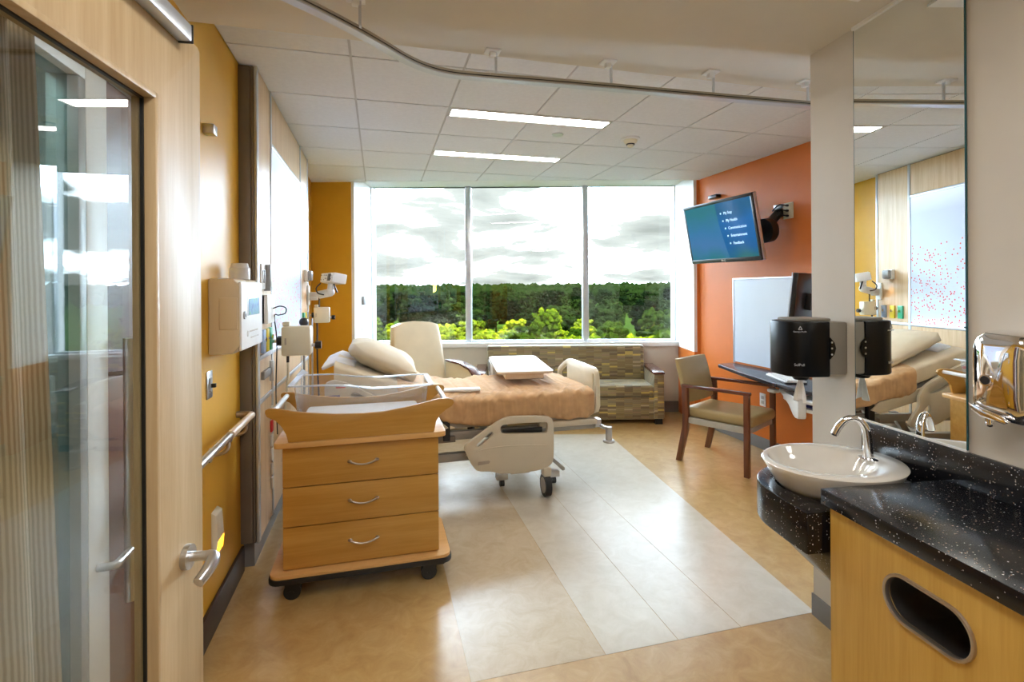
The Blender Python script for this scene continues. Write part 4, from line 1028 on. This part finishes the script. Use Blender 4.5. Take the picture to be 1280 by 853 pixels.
MB().box(-.024, -.018, -.249, -.243, -.19, .20, .002, mtx=mt).build('bezel_edge', 'aluminium', mo)
MB().box(.018, .06, -.06, .06, -.06, .06, .006, mtx=mt).build('mount_plate', 'dark_plastic', mo)
am = MB(); am.tube([(.05, 0, 0), (.20, .10, 0), (.26, .38, 0)], .018, 10, 4); am.build('mount_arm', 'dark_plastic', mo)

tv = thing('television', 'flat black television with a blue menu, tilted down on a wall arm over the desk', 'television', (3.076, 4.145, 2.035), R(.55))
TT = Matrix.Rotation(R(-1.0), 4, 'X') @ Matrix.Rotation(R(11.34), 4, 'Y').inverted()
# local: the screen faces -x; y to the right of the viewer is negative
TT = Matrix.Rotation(R(-11.34), 4, 'Y') @ Matrix.Rotation(R(.97), 4, 'X')
MB().box(0, .045, -.49, .49, -.29, .29, .008, mtx=TT).build('housing', 'dark_plastic', tv)
fr = MB()
fr.box(-.006, .002, -.49, .49, -.29, -.252, .002).box(-.006, .002, -.49, .49, .262, .29, .002).box(-.006, .002, -.49, -.465, -.255, .264, .002).box(-.006, .002, .465, .49, -.255, .264, .002)
fr.build('bezel', 'tv_bezel' if 'tv_bezel' in M else 'dark_plastic', tv, tf=TT)
MB().box(.008, .036, -.496, -.490, -.285, .285, .002, mtx=TT).build('side_strip', 'aluminium', tv)
# the sheet of the screen; its own local y grows to the viewer's right so the printed menu reads correctly
sc_ = MB().box(-.002, .002, -.465, .465, -.252, .262).build('screen', 'tv_screen', tv, smooth=0)
SM = TT @ Matrix.Translation((-.003, 0, 0)) @ Matrix.Rotation(PI, 4, 'Z')
sc_.matrix_basis = SM
# text plane: x -> viewer's right (-y), y -> up
TM = TT @ Matrix(((0, 0, -1, -.0065), (-1, 0, 0, 0), (0, 1, 0, 0), (0, 0, 0, 1)))
for k, t_ in enumerate(('My Stay', 'My Health', 'Communication', 'Entertainment', 'Feedback')):
    text('menu_text', t_, .036, 'screen_text', tv, TM @ Matrix.Translation((.105+.018*k, .150-.070*k, 0)))
    MB().cyl(TM @ Vector((.066+.018*k, .162-.070*k, 0)), TM @ Vector((.066+.018*k, .162-.070*k, .0008)), .008, seg=14).build('menu_dot', 'screen_text', tv, smooth=0)
text('brand_mark', 'LG', .026, 'white_plastic', tv, TM @ Matrix.Translation((.0, -.281, .0003)))
MB().cyl(TM @ Vector((-.018, -.272, 0)), TM @ Vector((-.018, -.272, .0008)), .010, seg=16).build('brand_dot', 'white_plastic', tv, smooth=0)
MB().box(.045, .075, -.12, .12, -.12, .12, .005, mtx=TT).build('mount_plate', 'dark_plastic', tv)
MB().cyl((.06, .0, .0), (.26, -.26, .0), .028).cyl((.235, -.300, -.02), (.300, -.300, -.01), .108, seg=32).build('arm_joint', 'dark_plastic', tv)
MB().cyl((.28, -.30, .03), (.36, -.34, .14), .040).box(.345, .384, -.375, -.29, .10, .17, .01).build('wall_arm', 'dark_plastic', tv)
MB().box(.360, .384, -.375, -.275, .175, .215, .006).build('wall_plate', 'aluminium', tv)
o = thing('cable_plate', 'white wall plate with three black plugs beside the television arm', 'wall plate', (3.46, 3.715, 2.180))
MB().box(-.008, 0, -.055, .055, -.07, .07, .002).build('plate', 'cream_plastic', o)
for k in range(3):
    z = .045-.045*k
    q = MB(); q.tube([(-.008, 0, z), (-.03, .0, z), (-.05, .05, z+.012), (-.05, .11, z-.01), (-.045, .14, z-.03)], .006, 8, 5); q.cyl((-.026, 0, z), (-.006, 0, z), .010); q.build('plug', 'dark_plastic', o)
tag(MB().box(-.06, 0, -.07, .07, -.018, .018, .006).build('wall_sensor', 'dark_plastic', loc=(3.46, 4.70, 2.475)), 'small black sensor bar on the orange wall above the television', 'sensor')
o = thing('power_outlet', 'white power outlet low on the orange wall under the desk', 'outlet', (3.46, 4.04, .463))
MB().box(-.006, 0, -.038, .038, -.06, .06, .002).build('plate', 'white_plastic', o)
for z in (-.022, .022): MB().box(-.008, -.005, -.018, .018, z-.015, z+.015, .002).build('socket', 'grey_band', o)
o = thing('thermostat', 'small grey control on the white window jamb', 'thermostat', F(-1.797, 6.02, 1.39), -PSI)
MB().box(0, .03, -.035, .035, -.05, .05, .004).build('body', 'grey_plastic', o)
o = thing('jamb_outlet', 'white outlet plate low on the white window jamb', 'outlet', F(-1.797, 6.0, 1.08), -PSI)
MB().box(0, .006, -.035, .035, -.055, .055, .002).build('plate', 'white_plastic', o)
for z in (-.022, .022): MB().box(.004, .008, -.016, .016, z-.014, z+.014, .002).build('socket', 'grey_band', o)

# ================================================================== VANITY (its own wall frame: wd = out from the wall, al = along it)
VM = Matrix(((-cV, sV, 0, cV*VOFF), (sV, cV, 0, -sV*VOFF), (0, 0, 1, 0), (0, 0, 0, 1)))   # (wd, al, z) -> room; mirrors handedness
def VB(mb):
    # geometry written as (wd, al, z): bring it to the room and keep the faces outward
    mb.bm.transform(VM); bmesh.ops.recalc_face_normals(mb.bm, faces=mb.bm.faces); return mb
cbn = thing('vanity_cabinet', 'oak cabinet with an oval waste opening at the right front', 'cabinet', V(.25, .6, 0))
oval = []
for k in range(32):
    t = 2*PI*k/32; s_ = .062
    oval.append((1.150+math.copysign(.060, math.cos(t))+math.cos(t)*s_ if abs(math.cos(t)) > 1e-6 else 1.150, .662+math.sin(t)*s_))
def ovalpts(hx, r, c=(1.150, .662), n=14):
    p = []
    for k in range(n+1): t = -PI/2+PI*k/n; p.append((c[0]+hx+r*math.cos(t), c[1]+r*math.sin(t)))
    for k in range(n+1): t = PI/2+PI*k/n; p.append((c[0]-hx+r*math.cos(t), c[1]+r*math.sin(t)))
    return p
q = MB(); q.plate([(-.6, .10), (1.477, .10), (1.477, .806), (-.6, .806)], .440, .462, 'x', [ovalpts(.060, .062)])
VB(q).build('front_panel', 'cabinet_oak', cbn, W=True, smooth=30)
q = MB(); q.box(.02, .44, 1.455, 1.477, .10, .806).box(.0, .44, -.6, 1.455, .10, .12).box(.0, .02, -.6, 1.455, .12, .80)
VB(q).build('carcass', 'cabinet_oak', cbn, W=True, smooth=0)
q = MB(); q.box(.05, .40, -.6, 1.45, 0, .10); VB(q).build('plinth', 'dark_plastic', cbn, W=True, smooth=0)
q = MB(); q.plate(ovalpts(.060, .066), .455, .470, 'x', [ovalpts(.060, .057)], bev=.002); VB(q).build('opening_rim', 'rail_steel', cbn, W=True)
q = MB(); q.plate(ovalpts(.060, .061), .20, .452, 'x', [ovalpts(.060, .058)]); VB(q).build('chute', 'brushed_steel', cbn, W=True)
ct_ = thing('countertop', 'black speckled stone worktop on the oak cabinet', 'worktop', V(.24, .6, .81))
q = MB(); q.box(.016, .478, -.6, 1.500, .806, .855, .003); VB(q).build('slab', 'black_speckle', ct_, W=True)
q = MB(); q.box(0, .016, -.6, 1.845, .80, .968, .002); VB(q).build('backsplash', 'black_speckle', ct_, W=True)
q = MB(); q.box(.016, .10, -.6, 1.02, .855, .875, .002); VB(q).build('rear_ledge', 'black_speckle', ct_, W=True)
# curved apron that carries the basin
ap = thing('basin_apron', 'curved black speckled stone apron under the white basin', 'apron', V(.25, 1.75, .60))
app = [(0.0, 1.502), (0.0, 1.96)]
for k in range(19):
    t = R(100-k*100/18.0); app.append((.262+.262*math.cos(t), 1.690+.262*math.sin(t)))
app[2:2] = [(.12, 1.96)]
app += [(.528, 1.60), (.525, 1.502)]
hole = [(.258+.200*math.cos(2*PI*k/32), 1.708+.175*math.sin(2*PI*k/32)) for k in range(32)]
q = MB(); q.plate(app, .640, .776, 'z', [hole], bev=.006); VB(q).build('apron', 'black_speckle', ap, W=True)
q = MB()
def shroud(u, v):
    # tapering cover below the apron
    t = -PI/2+PI*v; k = 1-u
    wd = (.02+.40*k**.8*max(0, math.cos(t))**.7+.06); al = 1.70+(.10+.17*k)*math.sin(t)
    return (wd, al, .42+.222*u if False else .64-.34*u)
q.grid(shroud, 12, 24); VB(q)
s2 = q.build('shroud', 'black_speckle', ap, W=True, smooth=60); md = s2.modifiers.new('thick', 'SOLIDIFY'); md.thickness = .012
bs = thing('wash_basin', 'oval white ceramic basin set on the black apron', 'basin', V(.262, 1.735, .80))
BC = (.258, 1.712, 0)
IC = (.285, 1.738)                               # the bowl's hollow sits off centre, leaving a broad ledge for the tap
def basinfn(u, v):
    k = int(round(u*13)); t = 2*PI*v; c_, s_ = math.cos(t), math.sin(t)
    o_ = [(.03, .745), (.13, .750), (.180, .765), (.206, .795), (.228, .835), (.238, .853), (.241, .861), (.237, .865)]
    i_ = [(.186, .864), (.179, .858), (.163, .833), (.125, .795), (.075, .775), (.015, .768)]
    if k < 8: r, z = o_[k]; return (BC[0]+c_*r*1.02, BC[1]+s_*r*.89, z)
    r, z = i_[k-8]; return (IC[0]+c_*r*1.0, IC[1]+s_*r*.93, z)
q = MB(); q.grid(basinfn, 14, 72, closev=True, caps=True); VB(q).build('bowl', 'porcelain', bs, W=True, smooth=60)
q = MB(); q.cyl((IC[0], IC[1], .767), (IC[0], IC[1], .771), .022, seg=24); VB(q).build('drain', 'chrome', bs, W=True)
fc = thing('tap', 'chrome gooseneck tap rising from the back of the basin', 'tap', V(.115, 1.695, .862))
q = MB(); q.lathe([(.040, .862), (.040, .866), (.025, .870)], (.115, 1.705, 0), 28, (.6, 1.0)); VB(q).build('base_plate', 'chrome', fc, W=True)
q = MB(); q.tube([(.115, 1.705, .866), (.116, 1.706, .93), (.122, 1.709, .975), (.138, 1.717, 1.003), (.160, 1.727, 1.012), (.184, 1.738, 1.001), (.203, 1.747, .974), (.214, 1.752, .948)], lambda u: .0175-.006*min(1, u*2.2)+.0015*u, 18, 6)
VB(q).build('spout', 'chrome', fc, W=True, smooth=60)
q = MB(); q.cyl((.2135, 1.7515, .951), (.2155, 1.753, .943), .0095); VB(q).build('nozzle', 'dark_plastic', fc, W=True)
mi = thing('mirror', 'tall frameless wall mirror above the black backsplash', 'mirror', V(.004, 1.66, .974))
q = MB(); q.box(.0045, .007, 1.433, 1.885, .974, 2.555); VB(q).build('glass', 'mirror_silver', mi, W=True, smooth=0)
q = MB(); q.box(.0, .0045, 1.431, 1.887, .972, 2.557).box(.0045, .0068, 1.429, 1.433, .972, 2.557).box(.0045, .0068, 1.885, 1.888, .972, 2.557); VB(q).build('backing_edge', 'mirror_edge', mi, W=True, smooth=0)
mi.rotation_euler = (0, 0, -R(.55))
for a_ in ((0, .012, 1.43, 1.888, .968, .974), (0, .014, 1.2, 1.888, 2.556, 2.57)):
    q = MB(); q.box(*a_); VB(q).build('channel', 'white_plastic', mi, W=True)

sd = thing('soap_dispenser', 'polished chrome soap dispenser on the beige wall right of the mirror', 'soap dispenser', V(0, 1.295, 1.10))
def rr3(x0, x1, y0, y1, r): return rrect(x0, x1, y0, y1, r, 6)
q = MB()
def soapfn(u, v):
    p = rr3(-1, 1, -1, 1, .42); q_ = p+[p[0]]; i = v*len(p); k = int(i) % len(p); f = i-int(i)
    x = p[k][0]*(1-f)+q_[k+1][0]*f; z = p[k][1]*(1-f)+q_[k+1][1]*f
    prof = [(0, 1.0), (.030, 1.0), (.055, .985), (.075, .94), (.092, .86), (.102, .70), (.108, .40), (.109, .0)]
    d, s = prof[int(round(u*(len(prof)-1)))]
    return (d, 1.270+x*.090*s, 1.225+z*.135*(s*.75+.25 if s > 0 else 0)*(1 if s > 0 else 0))
q.grid(soapfn, 8, 57, closev=True); VB(q.shift(0, -.006, .013)).build('body', 'chrome', sd, W=True, smooth=60)
q = MB(); q.cyl((.098, 1.296, 1.215), (.112, 1.296, 1.215), .017, seg=24); VB(q.shift(0, -.006, .013)).build('lock_ring', 'chrome', sd, W=True)
q = MB(); q.cyl((.111, 1.296, 1.215), (.114, 1.296, 1.215), .0125, seg=20); VB(q.shift(0, -.006, .013)).build('lock_window', 'dark_plastic', sd, W=True)
q = MB(); q.plate([(1.345, 1.142), (1.335, 1.120), (1.31, 1.106), (1.245, 1.098), (1.232, 1.106), (1.25, 1.115), (1.30, 1.128)], .100, .116, 'x', bev=.004); VB(q.shift(0, -.006, .013)).build('push_bar', 'chrome', sd, W=True)
q = MB(); q.cyl((.085, 1.305, 1.088), (.085, 1.305, 1.115), .011); q.ball((.085, 1.305, 1.085), .012); VB(q.shift(0, -.006, .013)).build('spout', 'chrome', sd, W=True)

td = thing('towel_dispenser', 'black and grey paper towel dispenser on the wall by the mirror', 'towel dispenser', V(0, 2.03, 1.12))
q = MB(); q.box(0, .105, 1.930, 2.125, 1.138, 1.358, .008); VB(q).build('back_case', 'dispenser_grey', td, W=True)
cov = [(.085, 1.924), (.17, 1.926), (.205, 1.934), (.232, 1.952), (.245, 1.98), (.248, 2.03), (.245, 2.08), (.232, 2.108), (.205, 2.124), (.085, 2.130)]
q = MB(); q.plate(cov, 1.130, 1.362, 'z', bev=.007); VB(q).build('cover', 'dispenser_black', td, W=True)
q = MB(); q.plate([(.06, 1.95), (.16, 1.95), (.21, 1.97), (.22, 2.03), (.21, 2.09), (.16, 2.11), (.06, 2.11)], 1.36, 1.374, 'z', bev=.006); VB(q).build('top', 'dispenser_grey', td, W=True)
q = MB(); q.plate([(.088, 1.205), (.070, 1.225), (.062, 1.25), (.070, 1.275), (.088, 1.295)], 1.921, 1.926, 'y'); VB(q).build('side_catch', 'dispenser_black', td, W=True)
for z in (1.225, 1.25, 1.275): q = MB(); q.cyl((.082, 1.919, z), (.082, 1.922, z), .004, seg=8); VB(q).build('screw', 'aluminium', td, W=True)
q = MB(); q.lathe([(.028, 1.108), (.034, 1.118), (.045, 1.132)], (.15, 2.02, 0), 20); VB(q).build('outlet_cone', 'dispenser_black', td, W=True)
# printed marks on the cover's near face (text plane: x towards the wall, y up)
TX = VM @ Matrix(((-1, 0, 0, .235), (0, 0, -1, 1.9285), (0, 1, 0, 1.32), (0, 0, 0, 1)))
def tdmark(s, size, dx, dz, nm):
    text(nm, s, size, 'aluminium', td, MAT[td.name].inverted() @ VM @ Matrix(((-.93, 0, -.36, .236+dx), (-.36, 0, .93, 1.9455-.0), (0, 1, 0, dz), (0, 0, 0, 1))))
tdmark('Georgia-Pacific', .0085, .003, 1.318, 'maker_text')
tdmark('SofPull', .015, .000, 1.178, 'product_text')
q = MB(); tri = [(.222, 1.330), (.209, 1.330), (.2155, 1.343)]
for i in range(3):
    a, b = tri[i], tri[(i+1) % 3]
    q.cyl((a[0], 1.9435-(.232-a[0])*.38-.003, a[1]), (b[0], 1.9435-(.232-b[0])*.38-.003, b[1]), .0014, seg=6)
VB(q).build('maker_mark', 'aluminium', td, W=True)
pt = MB()
def ptf(u, v):
    z = 1.112-u*.098; a = (v-.5)*2
    r = .010+.028*u**.8
    return (.15+.010*math.sin(v*14)*u, 2.02+a*r, z-.006*math.sin(v*9)*u)
pt.grid(ptf, 12, 20)
p_ = VB(pt).build('paper_towel', 'paper', smooth=60, tf=Matrix.Translation(-Vector(V(.15, 2.02, 1.06))), loc=V(.15, 2.02, 1.06))
md = p_.modifiers.new('thick', 'SOLIDIFY'); md.thickness = .002
tag(p_, 'white paper towel tail hanging out of the black dispenser', 'paper towel')

# ================================================================== OUTDOORS (window-front frame, far below the window)
gm = MB()
def gfn(u, v):
    Y = 7*(2600/7)**u; X = (v-.5)*(2.6*Y+60)
    z = -14.0+max(0, (Y-250))*.018+4*noise.noise(Vector((X*.006, Y*.006, 2)))*min(1, max(0, (Y-120)/200))
    return F(X, Y, z)
gm.grid(gfn, 40, 24); struct(gm.build('ground', 'lawn', smooth=60))
def gz(X, Y): return -14.0+max(0, (Y-250))*.018+4*noise.noise(Vector((X*.006, Y*.006, 2)))*min(1, max(0, (Y-120)/200))
def crown(name, m, seed, blobs, rad, hgt, jag, kind):
    rnd = random.Random(seed); mb = MB()
    for k in range(blobs):
        a = rnd.random()*2*PI; h = rnd.random(); rr = rad*(.25+.75*math.sin(min(1, h*1.05+.1)*PI*.85)**.7)*rnd.random()**.35
        c = (rr*math.cos(a), rr*math.sin(a), hgt*(.30+.66*h)); s = rad*(.10+.13*rnd.random())
        t = bmesh.new(); bmesh.ops.create_icosphere(t, subdivisions=1 if k % 3 else 2, radius=s)
        for v in t.verts:
            n = noise.noise(Vector(v.co)*(2.4/s*.6)+Vector((k, seed, 0)))
            v.co *= 1+jag*n; v.co.z *= .8
        bmesh.ops.translate(t, vec=c, verts=t.verts); mb._add(t)
    mb.cyl((0, 0, -.5), (0, 0, hgt*.5), rad*.07, rad*.04, seg=6)
    o = mb.build(name, m, smooth=50); COL.objects.unlink(o); return o.data
bright = [crown('tree', 'leaf_bright', 11+i, 170, 3.0, 8.5+.5*i, .55, 0) for i in range(4)]
dark = [crown('tree', 'leaf_dark', 31+i, 170, 5.0, 12.0+i, .5, 1) for i in range(4)]
def put_tree(me, X, Y, z, s, rot, lab, grp):
    o = D.objects.new('tree', me); COL.objects.link(o); o.location = F(X, Y, z); o.rotation_euler = (0, 0, rot); o.scale = (s, s, s*random.uniform(.9, 1.12))
    tag(o, lab, 'tree', grp)
ORD = ('first', 'second', 'third', 'fourth', 'fifth', 'sixth', 'seventh', 'eighth', 'ninth')
BR, DR = [], []
def tree_words(kind, X, Y, rows):
    if not rows or Y0_[0] != rows[-1]: rows.append(Y0_[0])
    r = ORD[len(rows)-1]; q = X/Y
    p = 'beyond the left jamb' if q < -.283 else 'through the left pane' if q < -.092 else 'through the middle pane' if q < .135 else 'through the right pane' if q < .315 else 'beyond the right jamb'
    g = kind+'s, '+r+' row, '+p; SEEN[g] = SEEN.get(g, 0)+1
    return (kind+' of the '+r+' row, '+p+', '+ORD[SEEN[g]-1]+' from left', g)
Y0_ = [0]; SEEN = {}
rt = random.Random(5); nb = nd = 0
Y = 54.0
while Y < 128:
    Y0_[0] = Y; half = .40*Y; X = -half+rt.random()*3
    while X < half:
        put_tree(bright[rt.randrange(4)], X, Y+rt.uniform(-3, 3), gz(X, Y), rt.uniform(.82, 1.12), rt.random()*6.28, *tree_words('bright yellow green bushy tree', X, Y, BR)); nb += 1
        X += rt.uniform(4.2, 6.4)*(1+Y/300)
    Y *= 1.135
Y = 140.0
while Y < 420:
    Y0_[0] = Y; half = .36*Y; X = -half+rt.random()*6
    while X < half:
        if not (Y < 200 and -.02*Y < X < .06*Y and rt.random() < .75):
            put_tree(dark[rt.randrange(4)], X, Y+rt.uniform(-8, 8), gz(X, Y)-.5, rt.uniform(.75, 1.1), rt.random()*6.28, *tree_words('dark green round crowned tree', X, Y, DR)); nd += 1
        X += rt.uniform(9, 14)*(1+Y/900)
    Y *= 1.145
# the wood further off, past counting
fm = MB()
for k in range(900):
    Y = 430*(1500/430)**rt.random(); X = rt.uniform(-.5, .5)*Y; s = rt.uniform(5, 9)*(Y/700)**.4
    t = bmesh.new(); bmesh.ops.create_icosphere(t, subdivisions=1, radius=s)
    for v in t.verts: v.co *= 1+.35*noise.noise(v.co*.4+Vector((k, 0, 0)))
    bmesh.ops.translate(t, vec=F(X, Y, gz(X, Y)+5), verts=t.verts); 
    me = D.meshes.new('tmp'); t.to_mesh(me); t.free(); fm.bm.from_mesh(me); D.meshes.remove(me)
tag(fm.build('distant_wood', 'leaf_dark', smooth=50), 'dark band of distant woodland along the horizon', 'woodland', kind='stuff')
o = thing('distant_tower', 'thin yellow tower standing over the trees in the left window pane', 'tower', F(-76, 480, gz(-76, 480)))
MB().box(-1.3, 1.3, -1.3, 1.3, 0, 16).build('shaft', 'outlet_yellow', o, smooth=0)
MB().box(-1.7, 1.7, -1.7, 1.7, 16, 17).build('cap', 'outlet_yellow', o, smooth=0)
